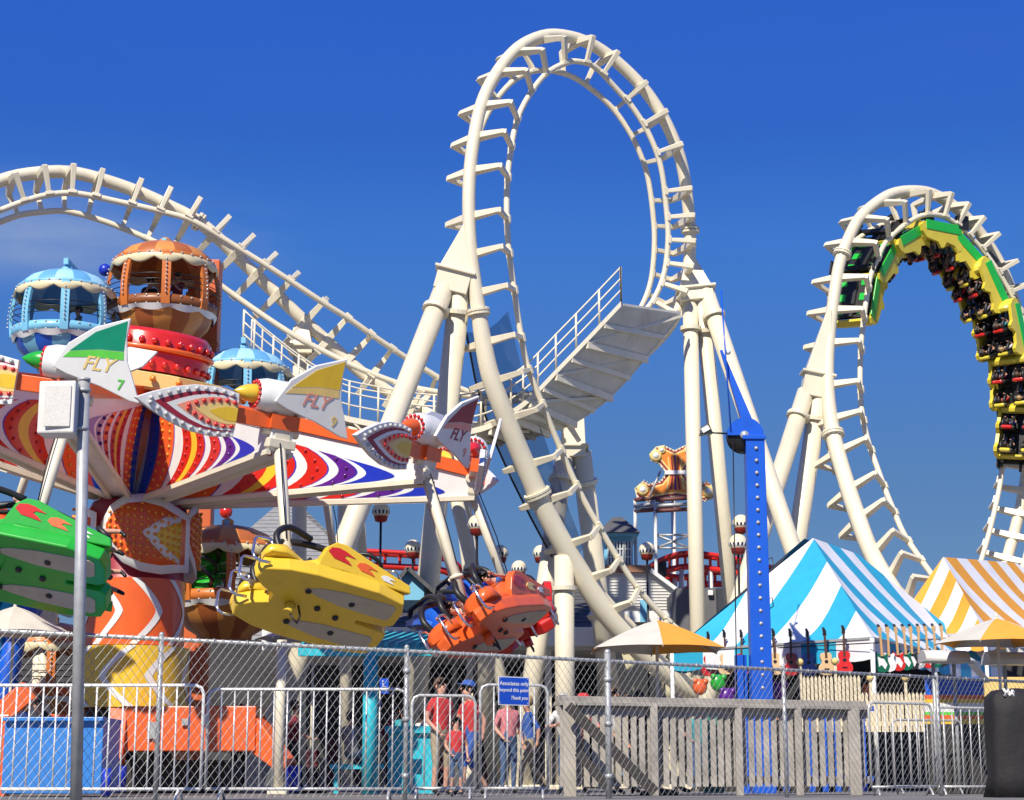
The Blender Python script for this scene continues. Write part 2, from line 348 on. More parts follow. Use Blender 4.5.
# catwalk
def catwalk():
    root=thing('service_catwalk','long steel service catwalk with handrail along the bottom of the middle loop','catwalk',(0,51,0))
    nr=[(243,347,49.6),(262,364,49.6),(298,392,49.7),(335,414,49.8),(378,424,49.9),(420,431,50),(460,432,50),(490,425,50),(511,412,50.1),(530,398,50.2),(556,371,50.3),(587,339,50.4),(621,303,50.5)]
    off=[(8,8),(8,8),(9,8),(10,7),(14,6),(18,7),(23,9),(30,13),(38,17),(46,21),(56,22),(60,15),(61,9)]
    nr=[(x,y,Y-1.1) for x,y,Y in nr]; N_=[P(*a) for a in nr]; F_=[P(a[0]+o[0],a[1]+o[1],a[2]+1.5+.04*i) for i,(a,o) in enumerate(zip(nr,off))]
    N_=catmull(N_,3); F_=catmull(F_,3)
    for i in range(0,len(N_)-1,3):
        m=MB(); a=N_[i:i+4]; b=F_[i:i+4]; z=V((0,0,.07))
        m.loft([[p,q,q-z,p-z] for p,q in zip(a,b)],sm=False); m.build('deck_plate',greyp,root)
        m=MB(); m.beam(a[0]-V((0,0,.17)),b[0]-V((0,0,.17)),.1,.2); m.beam(a[0].lerp(a[-1],.5)-V((0,0,.14)),b[0].lerp(b[-1],.5)-V((0,0,.14)),.08,.14)
        m.beam(a[0]-V((0,0,.12)),b[-1]-V((0,0,.12)),.06,.08)
        m.build('cross_beam',cream2,root)
    m=MB()
    for ln in(N_,F_):
        m=MB().loft([[p+V((0,y,z)) for y,z in((-.035,-.11),(.035,-.11),(.035,.05),(-.035,.05))] for p in ln],sm=False); m.build('edge_beam',cream2,root)
    for dz in(1.05,.72,.38): MB().tube([p+V((0,0,dz)) for p in N_],.024,6).build('handrail',cream2,root)
    for i in list(range(0,len(N_),2))+[len(N_)-1]: MB().tube([N_[i],N_[i]+V((0,0,1.07))],.032,6).build('handrail_post',cream2,root)
    m=MB().tube([p+V((0,0,1.05)) for p in F_[:24]],.022,6)
    for i in range(0,24,2): m.tube([F_[i],F_[i]+V((0,0,1.05))],.025,6)
    m.build('far_handrail',cream2,root)
    m=MB()
    for i in range(2,9): # truss beneath the left run
        a=N_[i*2]; b=N_[i*2+2]; m.beam(a,b-V((0,0,.6)),.05,.05); m.beam(a-V((0,0,.6)),b,.05,.05); m.beam(a-V((0,0,.6)),b-V((0,0,.6)),.07,.07)
    m.build('truss',cream2,root)
catwalk()
# net
netm=mat('net_mesh',(.03,.05,.10),.8,alpha=.5)
le=[(466,332),(470,352),(475,379),(484,412),(495,442),(512,480),(531,518),(552,557)]; re=[(508,311),(516,345),(524,379),(535,412),(546,442),(558,477),(570,512),(584,548)]
nt_=MB(); A=[P(a,b,48.7+i*.25) for i,(a,b) in enumerate(le)]; B=[P(a,b,49.4+i*.25) for i,(a,b) in enumerate(re)]
rings=[]
for a,b in zip(A,B): rings.append([a.lerp(b,t)-V((0,0,.25*math.sin(PI*t))) for t in(0,.25,.5,.75,1)])
for r0,r1 in zip(rings,rings[1:]): nt_.add(r0+r1,[(i,i+1,6+i,5+i) for i in range(4)],0,True)
nr_=thing('safety_net','dark blue safety net slung under the left leg of the middle loop','net',(0,48,0)); nt_.build('mesh_sheet',netm,nr_); MB().tube(A,.03,6).build('edge_rope',black,nr_)
# ================================================================ flying ride
RC=P(136,560,36).xy.to_3d(); ZC=7.36; RR=6.77
ride=thing('flying_ride','fairground ride with bulb studded arms and flying seats round an orange and yellow column','fairground ride',(RC.x,RC.y,0))
TILT=Matrix.Rotation(.137,4,'Y')@Matrix.Rotation(.098,4,'X')
RM=Matrix.Translation(V((RC.x,RC.y,ZC)))@TILT
# bands of colour on the arm sides: (r0,colour index)
armm=[white,orange,blue,red,yellow,purple,royal,lyellow,crimson]
def arm_top(r): return .62-(r-.75)*(.62-.0)/(RR-.75)
def arm_bot(r): return -1.60+(r-.75)*(1.02)/(RR-.75)
BANDS=[(.80,0),(.92,2),(1.35,1),(2.15,0),(2.42,3),(2.85,4),(3.12,3),(3.5,0),(3.78,3),(4.25,0),(4.5,5),(4.9,0),(5.12,6),(5.75,None)]
BULB={2:0,3:1,1:2,5:3,8:1}
def side_panel(sg,y):
    m=MB(); bulbs=MB(); yy=y+sg*.004; NS=10
    def lim(r): return arm_top(r)-.27-.27*(r-.75)/6, arm_bot(r)+.05
    def arch(r,t):
        d=(.18 if r<1.0 else .34 if r<2.2 else .56)*math.sin(PI*t)**.75
        if r>5.8: d=.75*math.sin(PI*t)
        x=min(6.55,r+d); t0,b0=lim(r); t1,b1=lim(x)
        return V((x,yy,(t0*(1-t)+b0*t)*.5+(t1*(1-t)+b1*t)*.5))
    for (r0,c),(r1,_) in zip(BANDS,BANDS[1:]):
        a=[arch(r0,k/NS) for k in range(NS+1)]; b=[arch(r1,k/NS) for k in range(NS+1)]
        m.add(a+b,[(k,k+1,NS+2+k,NS+1+k) for k in range(NS)],c)
        if c in BULB:
            t0,b0=lim(r0); n=max(4,int((t0-b0)/.17)); qs=(.25,.75) if r1-r0>.55 else (.5,)
            for k in range(n):
                for q in qs:
                    t=(k+.5)/n; p=arch(r0,t).lerp(arch(r1,t),q); bulbs.sph((p.x,p.y+sg*.012,p.z),.036,6,4,BULB[c])
            if c==3 and r1-r0>.65:
                for k in range(2,n-2): p=arch(r0,(k+.5)/n).lerp(arch(r1,(k+.5)/n),.5); bulbs.sph((p.x,p.y+sg*.012,p.z),.034,6,4,2)
    for (r0,c) in BANDS[1:]:      # thin dark blue outlines
        if c==0:
            a=[arch(r0,k/NS)+V((0,sg*.003,0)) for k in range(NS+1)]; b=[arch(r0+.035,k/NS)+V((0,sg*.003,0)) for k in range(NS+1)]
            m.add(a+b,[(k,k+1,NS+2+k,NS+1+k) for k in range(NS)],6)
    return m,bulbs
def build_arm():
    m=MB()  # box truss body
    rs=[.75,2.5,4.3,RR+.15]
    rings=[]
    for r in rs:
        w_=.20; rings.append([V((r,-w_,arm_bot(r))),V((r,w_,arm_bot(r))),V((r,w_,arm_top(r)-.16)),V((r,-w_,arm_top(r)-.16))])
    m.loft(rings,sm=False)
    arm=m.build('arm',white,ride,bev=.01)
    t=MB()
    t.loft([[V((r,-w_,arm_top(r)-.155)),V((r,w_,arm_top(r)-.155)),V((r,w_,arm_top(r)+.1)),V((r,-w_,arm_top(r)+.1))] for r,w_ in((.75,.26),(RR+.2,.26))],sm=False)
    t.build('top_beam',orange,arm)
    fl=MB()
    for sg in(-1,1): fl.loft([[V((r,sg*(w_-.03),arm_bot(r)-.07)),V((r,sg*(w_+.05),arm_bot(r)-.07)),V((r,sg*(w_+.05),arm_bot(r)+.02)),V((r,sg*(w_-.03),arm_bot(r)+.02))] for r,w_ in((.75,.20),(RR+.15,.20))],sm=False)
    fl.build('bottom_flange',cream2,arm)
    for sg in(-1,1):
        # panel follows the narrowing body: build flat then shear in y
        p,b=side_panel(sg,0)
        def sh(mb): mb.v=[(x,yv+sg*.205,z) for x,yv,z in mb.v]
        sh(p); sh(b)
        p.build('side_panel',armm,arm,fix=False); b.build('bulb_pattern',[royal,redb,amber,purb],arm)
    # knuckle
    k=MB(); k.box((RR,0,-.1),(.34,.3,.5)).box((RR+.1,0,-.42),(.22,.5,.16)); k.tube([(RR+.0,-.34,-.2),(RR,.34,-.2)],.09,12)
    k.build('knuckle',cream2,arm,bev=.015)
    h=MB().tube([(RR-1.5,.15,-.55),(RR+.1,.15,-.62)],.035,8); h.build('hydraulic_ram',mat('dark_red',(.22,.02,.015),.4),arm)
    # tangential shield bar (leading side = local -y) and shield
    s=MB().box((RR+.05,1.15,-.06),(.16,2.3,.26)); s.build('shield_bar',orange,arm,bev=.01)
    return arm
def shield_poly(k,l=1.0):
    # pointed leaf outline: blunt end at 0, point at +L ; k scales height
    top=[(0,.37),(.35,.42),(.75,.39),(1.1,.29),(1.42,.15),(1.7,0)]
    pts=[(x*l,y*k) for x,y in top]+[(x*l,-y*k) for x,y in top[-2::-1]]
    return pts
def build_shield():
    """bulb-studded pointed shield on the outside of the bar; local x along ring, normal = radial outwards"""
    M=Matrix(((0,0,1,RR+.17),(1,0,0,.92),(0,1,0,-.08),(0,0,0,1)))  # local x->ring y, local y->z, local z->radial
    sh=MB().prism(shield_poly(1.0,1.06),-.05,.05,M).build('pod_shield',white,ride,bev=.01)
    def ins(f,dx,c,name,z):
        m=MB(); pts=[(x*f*1.06+dx,y*f) for x,y in shield_poly(1.0,1.0)]; m.prism(pts,z,z+.01,M); m.build(name,c,sh)
    ins(.78,.06,crimson,'painted_band',.050); ins(.70,.0,white,'painted_band',.054); ins(.60,.0,mat('salmon',(.85,.33,.2),.4),'painted_band',.058); ins(.42,.0,lyellow,'painted_band',.062); ins(.28,0,yellow,'painted_band',.066)
    b=MB()
    def row(f,dx,mi,n,r):
        pts=shield_poly(1.0,1.0); 
        path=[V((x*f*1.06+dx,y*f,0)) for x,y in pts]
        d=[0]
        for i in range(1,len(path)): d.append(d[-1]+(path[i]-path[i-1]).length)
        for k in range(n):
            s=d[-1]*(k+.5)/n; j=0
            while d[j+1]<s: j+=1
            q=path[j].lerp(path[j+1],(s-d[j])/(d[j+1]-d[j])); b.sph(M@V((q.x,q.y,.065)),r,6,4,mi)
    row(.87,.04,0,20,.042); row(.52,.0,1,14,.042)
    b.build('bulb_row',[clearb,redb],sh)
    return sh
FINS=[(orange,yellow,pink),(dgreen,lime,lyellow),(crimson,pink,orange)]
def build_pod(cone,fincols,num,namecol):
    """rocket: nose cone pointing along the ring (+y local = leading side), tail fin trailing upwards"""
    z0=.36
    body=MB()
    My=Matrix(((1,0,0,RR),(0,0,1,0),(0,1,0,z0),(0,0,0,1)))@Matrix.Scale(.84,4)
    body.lathe([(.02,-1.0),(.16,-.95),(.30,-.5),(.37,0),(.36,.45),(.31,.62),(.30,.64),(.02,.64)],24,My)
    pod=body.build('rocket_pod',white,ride)
    MB().lathe([(.0,.63),(.19,.64),(.20,.70),(.17,.85),(.10,1.0),(.0,1.12)],20,My).build('nose_cone',cone,pod)
    b=MB()
    for k in range(16):
        a=2*PI*k/16; b.sph(My@V((.262*math.cos(a),.262*math.sin(a),.66)),.038,6,4)
    b.build('bulb_ring',redb,pod)
    # two swept fins (upper, outward facing wing and lower wing)
    outl=[(.42,-.10),(.15,.42),(-.35,.82),(-1.05,1.10),(-1.02,.7),(-1.1,.2),(-1.3,-.25),(-1.45,-.62),(-1.25,-.60),(-.6,-.38),(.1,-.22)]
    Mf=Matrix(((0,.0,1,RR+.36),(1,0,0,0),(0,1,0,z0-.02),(0,0,0,1)))
    Mf=Mf@Matrix.Rotation(R(8),4,'X')@Matrix.Scale(.80,4)
    fin=MB().prism(outl,-.04,.04,Mf).build('tail_fin',white,pod,bev=.015)
    def deco(poly,c,z,nm='fin_stripe'): MB().prism(poly,z,z+.008,Mf).build(nm,c,fin)
    deco([(.10,.27),(-.38,.72),(-1.0,1.03),(-1.0,.40),(-.5,.38)],fincols[0],.040)
    deco([(.22,.12),(.10,.255),(-.5,.365),(-1.0,.385),(-1.02,.22),(-.4,.20)],fincols[1],.040)
    Mt=Mf@Matrix.Translation(V((-.52,.08,.046)))@Matrix.Rotation(PI,4,'Y')@Matrix.Translation(V((0,0,-.0)))
    # text must read from outside: local x is mirrored with respect to the viewer, handled by the flip below
    Mt=Mf@Matrix(((-1,0,0,-.50),(0,1,0,.06),(0,0,-1,.050),(0,0,0,1)))
    textmesh('FLY',.40,Mt,namecol,fin,'lettering',.003,shear=.3)
    Mt=Mf@Matrix(((-1,0,0,-1.02),(0,1,0,-.30),(0,0,-1,.050),(0,0,0,1)))
    textmesh(num,.30,Mt,fincols[1],fin,'number',.003)
    fin2=[(.30,-.1),(-.2,.34),(-.9,.62),(-1.5,.60),(-1.25,.2),(-.6,-.2)]
    Mg=Matrix(((0,.0,1,RR-.30),(1,0,0,0),(0,1,0,z0),(0,0,0,1)))@Matrix.Rotation(R(-18),4,'X')@Matrix.Scale(.8,4)
    MB().prism(fin2,-.04,.04,Mg).build('tail_fin',white,pod,bev=.015)
    return pod
def build_gondola(colm,sub):
    """two-seat prone flying carriage hanging on a rod; local y = ring direction (leading +y), x = radial out, origin at knuckle"""
    SW=Matrix.Translation(V((RR,0,-.3)))@Matrix.Rotation(R(-28),4,'Y')
    SWG=SW@Matrix.Translation(V((0,-.10,-3.05)))@Matrix.Rotation(R(-15),4,'Y')@Matrix.Scale(.95,4)@Matrix(((0,1,0,0),(1,0,0,0),(0,0,1,0),(0,0,0,1)))  # gondola x=ring(leading), y=radial
    body=MB()
    outl=[(-1.40,-.50),(-1.30,-.74),(-.75,-.86),(.45,-.86),(.95,-.80),(1.36,-.66),(1.42,-.40),(1.20,-.22),(.92,-.10),(.92,.10),(1.20,.22),(1.42,.40),(1.36,.66),(.95,.80),(.45,.86),(-.75,.86),(-1.30,.74),(-1.40,.50),(-1.40,.16),(-1.30,.08),(-.72,.04),(-.72,-.04),(-1.30,-.08),(-1.40,-.16)]
    def ring(k,z): return [V((x*k,y*(k*.98),z)) for x,y in outl]
    body.loft([ring(.965,-.20),ring(.985,-.18),ring(1.0,-.02),ring(1.0,.02),ring(.975,.08)],sm=False)
    body.xf(SWG); g=body.build('seat_hull',colm,ride,bev=.014)
    for sg in(-1,1):
        m=MB(); prof=[(1.36,.16,.12),(1.28,.27,.26),(1.02,.30,.34),(.80,.24,.22),(.62,.18,.14),(.42,.24,.22),(.18,.28,.46),(-.05,.28,.50),(-.5,.26,.40),(-1.1,.22,.24),(-1.34,.16,.12)]
        rings=[]
        for x,w_,h in prof:
            rings.append([V((x,sg*.50+w_*math.cos(a)*(1.22),.10+max(0,math.sin(a))**.7*h if math.sin(a)>0 else .08)) for a in [PI*2*k/12 for k in range(12)]])
        m.loft(rings).xf(SWG); m.build('rider_shell',colm,g)
        fl=[(-.26,.02),(-.20,.10),(-.04,.125),(.12,.10),(.36,.02),(.14,.03),(.10,-.01),(.20,-.05),(.30,-.12),(.06,-.09),(-.12,-.07)]
        Mx0=SWG@Matrix.Translation(V((0,sg*.80,.03)))@(Matrix(((-1,0,0,0),(0,0,1,0),(0,1,0,0),(0,0,0,1))) if sg>0 else Matrix(((1,0,0,0),(0,0,-1,0),(0,1,0,0),(0,0,0,1))))@Matrix.Rotation(R(30),4,'X')
        fu_=-1 if sg>0 else 1
        fp=[(.42,0),(.40,.16),(.30,.40),(.14,.52),(-.06,.52),(-.5,.38),(-1.0,.24),(-1.36,.14),(-1.40,0)]
        fr_=MB().prism([(x*fu_,y) for x,y in fp],-.16,0,Mx0).build('side_fairing',colm,g,bev=.02)
        for q,(fx,fy,c) in enumerate(((.06,.30,red if colm is not red else yellow),(-.46,.20,orange if colm not in(orange,) else lyellow),(-.90,.125,white))):
            MB().prism([((fx-x*(1-.22*q)*.85)*fu_,fy+y*(1-.25*q)) for x,y in fl],.0,.012,Mx0).build('flame_decal',c,fr_)
        ski=[(.62,0),(.35,.10),(-.1,.155),(-1.0,.17),(-1.08,.12),(-1.08,-.12),(-1.0,-.17),(-.1,-.14),(.35,-.07)]
        MB().prism([(x-.12,y*1.15+sg*.44) for x,y in ski],-.218,-.192,SWG).build('skid_plate',beige,g,bev=.006)
        # head rest arch and lap bars
        a=MB(); pts=catmull([V((1.05,sg*.46-.20,.30)),V((1.12,sg*.46-.24,.62)),V((.85,sg*.46-.22,.92)),V((.4,sg*.46-.1,.95)),V((-.2,sg*.46,.82)),V((-.9,sg*.46,.55))],5)
        a.tube([SWG@p for p in pts],.06,8)
        pts=catmull([V((1.05,sg*.46+.20,.30)),V((1.12,sg*.46+.24,.62)),V((.85,sg*.46+.22,.90)),V((.35,sg*.46+.05,.95))],5)
        a.tube([SWG@p for p in pts],.055,8)
        a.tube([SWG@V(p) for p in((-.9,sg*.46,.55),(-1.05,sg*.46-.2,.5),(-1.3,sg*.46-.2,.30))],.05,8)
        a.tube([SWG@V(p) for p in((-.9,sg*.46,.55),(-1.05,sg*.46+.2,.5),(-1.3,sg*.46+.2,.30))],.05,8)
        a.build('lap_bar',black,g)
        for oy in(-.26,.26):
            c=MB(); pts=[V((x_,sg*.46+oy,z_)) for x_,z_ in((1.20,.08),(1.22,.36),(1.28,.42),(1.50,.40),(1.55,.33),(1.60,.0),(1.56,-.10),(1.48,-.14),(1.28,-.12))]
            c.tube([SWG@p for p in pts],.026,7); c.build('grab_handle',chrome,g)
    bl=MB()
    for x,y in((.42,.42),(-.42,.40),(.08,.08),(-.32,-.02),(.42,-.42),(-.42,-.40)): bl.lathe([(.001,-.245),(.035,-.245),(.055,-.235),(.055,-.18)],10,SWG@Matrix.Translation(V((x,y,0)))) 
    bl.build('bolt_heads',black,g)
    p=MB().tube([SWG@V((.55,.0,-.22)),SWG@V((.62,-.02,-.42))],.09,12); p.build('drain_boss',colm,g)
    q=MB().tube([SWG@V(v) for v in((.40,.0,-.2),(.38,0,-.42),(.45,0,-.60),(.55,.02,-.52),(.58,.0,-.38))],.018,6); q.build('cable_loop',black,g)
    return g
def build_rod():
    SW=Matrix.Translation(V((RR,0,-.3)))@Matrix.Rotation(R(-28),4,'Y')
    r=MB().tube([SW@V((0,0,.1)),SW@V((0,0,-2.85))],[.105,.085],12); g=r.build('hanger_rod',cream2,ride)
    for z in(-.15,-2.2): MB().tube([SW@V((0,0,z-.03)),SW@V((0,0,z+.03))],.13,12).build('rod_collar',cream2,g)
    MB().tube([SW@V((.13,.05,-.2)),SW@V((.16,.08,-1.2)),SW@V((.11,.05,-2.0))],.012,5).build('power_cable',blackm,g)
    return g
rod0=build_rod(); arm0=build_arm(); sh0=build_shield()
pods={'y':build_pod(yellow,(yellow,lyellow,pink),'9',pink),'g':build_pod(green,(dgreen,lime,lyellow),'7',lyellow),
      'o':build_pod(orange,(crimson,pink,orange),'9',crimson),'r':build_pod(red,(orange,yellow,pink),'8',red)}
# hidden parts of a second look are parked away from nothing: each pod prototype is used once or more below
gs={'y':build_gondola(yellow,0),'g':build_gondola(green,0),'o':build_gondola(orange,0),'r':build_gondola(red,0),'b':build_gondola(blue,0)}
bpy.context.view_layer.update()
sn_arm=snap(arm0); sn_rod=snap(rod0); sn_sh=snap(sh0); sn_p={k:snap(v) for k,v in pods.items()}; sn_g={k:snap(v) for k,v in gs.items()}
used=set()
RIM={}
seq={-87:('g','g'),-57:('y','y'),-27:('o','o'),3:('r','r'),33:('y','b'),63:('g','y'),93:('o','g'),123:('r','o'),153:('y','r'),183:('g','b'),213:('o','o'),243:('r','r')}
def RW(phi): # local x radial, y = leading (clockwise from above => towards -x at the front)
    return RM@Matrix.Rotation(R(phi),4,'Z')@Matrix.Diagonal((1,-1,1,1))
SW0=Matrix.Translation(V((RR,0,-.3)))@Matrix.Rotation(R(-28),4,'Y')@Matrix.Translation(V((0,-.1,-3.0)))
PITCH={-87:(4,0,.05),-57:(9,0,-.42),-27:(-5,-2,-.80),3:(-8,6,-.5)}
def GM(ph):
    a,b,c=PITCH.get(ph,(0,0,0)); return RW(ph)@SW0@Matrix.Translation(V((0,c,0)))@Matrix.Rotation(R(a),4,'X')@Matrix.Rotation(R(b),4,'Y')@SW0.inverted()
def place(sn,M,key):
    o=sn[0]
    if key in used: copy_tree(sn,ride,M)
    else: used.add(key); o.matrix_basis=M
for ph,(pk,gk) in seq.items():
    M=RW(ph)
    place(sn_arm,M,'arm'); place(sn_sh,M,'sh'); place(sn_p[pk],M,'p'+pk); place(sn_rod,M,'rod'); place(sn_g[gk],GM(ph),'g'+gk)
    RIM[ph]=M
# hub and column ------------------------------------------------
def ringm(z0,z1,r0,r1,mats_,mf,n=48,name='column',parent=ride,M=None):
    m=MB(); m.lathe([(r0,z0),(r0+(r1-r0)*.5,z0+(z1-z0)*.5),(r1,z1)],n,M or Matrix.Translation(V((RC.x,RC.y,0))),mf=mf); return m.build(name,mats_,parent)
core=MB(); core.lathe([(.50,-1.75),(.70,-1.6),(1.02,-.6),(1.12,.55),(.8,.62)],12,RM); core.build('hub_core',orange,ride)
m=MB(); m.lathe([(1.85,.55),(1.95,.6),(1.95,.88),(1.3,.95),(.2,.95)],12,RM,sm=False); hub=m.build('hub_disc',lyellow,ride,bev=.01)
m=MB(); m.lathe([(1.15,1.0),(1.15,1.75),(1.05,1.85),(.0,1.9)],32,RM); m.build('hub_drum',red,hub)
b=MB()
for k in range(28):
    a=2*PI*k/28
    for z in(1.15,1.6): b.sph(RM@V((1.17*math.cos(a),1.17*math.sin(a),z)),.07,6,4,0)
for k in range(24): a=2*PI*k/24; b.sph(RM@V((1.96*math.cos(a),1.96*math.sin(a),.77)),.07,6,4,1)
b.build('bulb_ring',[redb,amber],hub)
m=MB().tube([RM@V((1.2*math.cos(a),1.2*math.sin(a),1.45)) for a in [k*PI/18 for k in range(36)]],.05,6,closed=True); m.build('hub_rail',orange,hub)
# shields round the column head
SM=Matrix.Translation(V((RC.x,RC.y,0)))
for k in range(4):
    a0=R(-74+90*k)
    s=subempty('crown_shield',ride)
    def arc(u,v,r): a=a0+u/1.35; return SM@V((r*math.cos(a),r*math.sin(a),4.98+v-.16*u))
    def grid(poly_top,poly_bot,r,mi,name,par,c):
        m=MB(); n=len(poly_top); vs=[]
        for (u,vt),(u2,vb) in zip(poly_top,poly_bot):
            rr_=r+.22*(u+.8)/1.6*.6
            for j in range(5): vs.append(arc(u,vb+(vt-vb)*j/4,rr_))
        fs=[(i*5+j,i*5+j+1,i*5+5+j+1,i*5+5+j) for i in range(n-1) for j in range(4)]
        m.add(vs,fs,0,True); o=m.build(name,c,par,fix=False); 
        sol=o.modifiers.new('thick','SOLIDIFY'); sol.thickness=.03; sol.offset=-1; return o
    us=[-1.0,-.75,-.4,0,.45,.85,1.12]
    top=[.05,.42,.66,.76,.74,.62,.56]; bot=[-.05,-.42,-.66,-.76,-.74,-.62,-.56]
    p=grid(list(zip(us,top)),list(zip(us,bot)),1.12,0,'shield_panel',s,white)
    grid([(u*.86+.02,t*.78) for u,t in zip(us,top)],[(u*.86+.02,t*.78) for u,t in zip(us,bot)],1.135,0,'orange_field',s,orange)
    grid([(-.0,.01),(.25,.22),(.5,.40),(.84,.46)],[(-.0,-.01),(.25,-.22),(.5,-.40),(.84,-.46)],1.155,0,'white_chevron',s,white)
    grid([(.28,.01),(.5,.20),(.84,.38)],[(.28,-.01),(.5,-.20),(.84,-.38)],1.17,0,'yellow_field',s,yellow)
    b=MB()
    for iu in range(12):
        u=-.72+iu*.14; lim=.62*(1-(u/1.1)**2 if u<0 else 1-.3*u)
        for iv in range(-4,5):
            v=iv*.14
            if abs(v)<lim-.05:
                q=arc(u,v,1.2+.22*(u+.8)/1.6*.6); b.sph(q,.036,6,4,0)
    b.build('bulb_pattern',[amber],s)
b=MB().lathe([(.9,5.7),(1.0,5.5),(.95,4.2),(1.0,4.1)],32,SM); b.build('column_head',crimson,ride)
def zig(z0,z1,r,base,name,segs=2,ph=0,wd=.13):
    m=MB(); m.lathe([(r,z0),(r,z1)],48,SM); m.lathe([(r,z1),(r-.15,z1+.001)],48,SM); par=m.build(name,base,ride)
    for off in range(8):
        z=MB(); vs=[]; n=24
        for i in range(n+1):
            v=i/n; tri=segs*(1-abs(2*v-1)**1.35)
            a=R(off*45+ph)+.5*tri
            for da in(-wd,wd): vs.append(SM@V(((r+.012)*math.cos(a+da),(r+.012)*math.sin(a+da),z0+.01+(z1-z0-.02)*v)))
        z.add(vs,[(2*i,2*i+1,2*i+3,2*i+2) for i in range(n)],0,True); z.build('zigzag_stripe',white,par,fix=False)
zig(2.82,4.12,1.0,orange,'column_sleeve',1,12,.075)
zig(1.62,2.80,1.13,yellow,'column_sleeve',-1,12,.07)
m=MB().lathe([(.85,.1),(.85,1.6)],24,SM); m.build('column_foot',dark,ride)
def obox(x0,y0,x1,y1,Y,d):
    a=P(x0,y0,Y);b=P(x1,y1,Y); return MB().box(((a.x+b.x)/2,Y+d/2,(a.z+b.z)/2),(b.x-a.x,d,a.z-b.z))
ob=obox(122,706,255,751,33.7,1.2).build('base_beam',orange,ride,bev=.02)
for p0,p1 in(((250,728),(289,768)),((121,715),(115,762))):
    a=P(*p0,34.0);b=P(*p1,33.6); leg=MB().beam(a,b,.34,.62,V((0,0,1)),0,.3,.28).build('outrigger',orange,ride,bev=.02)
    MB().tube([V((b.x+.08,b.y,.03)),V((b.x+.08,b.y,.5))],.14,14).build('foot_jack',royal,leg)
m=MB(); q_=P(185,722,33.65)
m.box(q_+V((0,-.0,0)),(.12,.03,.12)).box(q_+V((.35,0,.05)),(.08,.03,.2)).box(q_+V((-.6,0,-.15)),(.18,.03,.3)); m.build('control_fittings',galv,ob)
for a,L_,w_ in((R(190),3.0,.9),(R(80),3,.9)):
    d=V((math.cos(a),math.sin(a),0)); m=MB(); c=V((RC.x,RC.y+.6,1.05))
    m.beam(c+d*.5,c+d*L_*.62,.5,.95); m.beam(c+d*L_*.62+V((0,0,.05)),c+d*(L_+.1)-V((0,0,.75)),.4,.85,h2=.3)
    leg=m.build('outrigger',orange,ride,bev=.02)
    q=c+d*(L_+.1); MB().tube([(q.x,q.y,.03),(q.x,q.y,.42)],.16,14).build('foot_jack',royal,leg)
m=MB().box((RC.x+.3,RC.y,.32),(3.6,2.6,.6)); m.build('base_frame',dark,ride,bev=.03)
# ================================================================ helpers for pixel-measured boxes
def PBx(mb,x0,y0,x1,y1,Y,d,mi=0,zb=None):
    a=P(x0,y0,Y);b=P(x1,y1,Y); z1=a.z; z0=b.z if zb is None else zb
    return mb.box(((a.x+b.x)/2,Y+d/2,(z0+z1)/2),(abs(b.x-a.x),d,abs(z1-z0)),mi=mi)
def base(px,Y): p=P(px,770,Y); return (p.x,p.y,0)
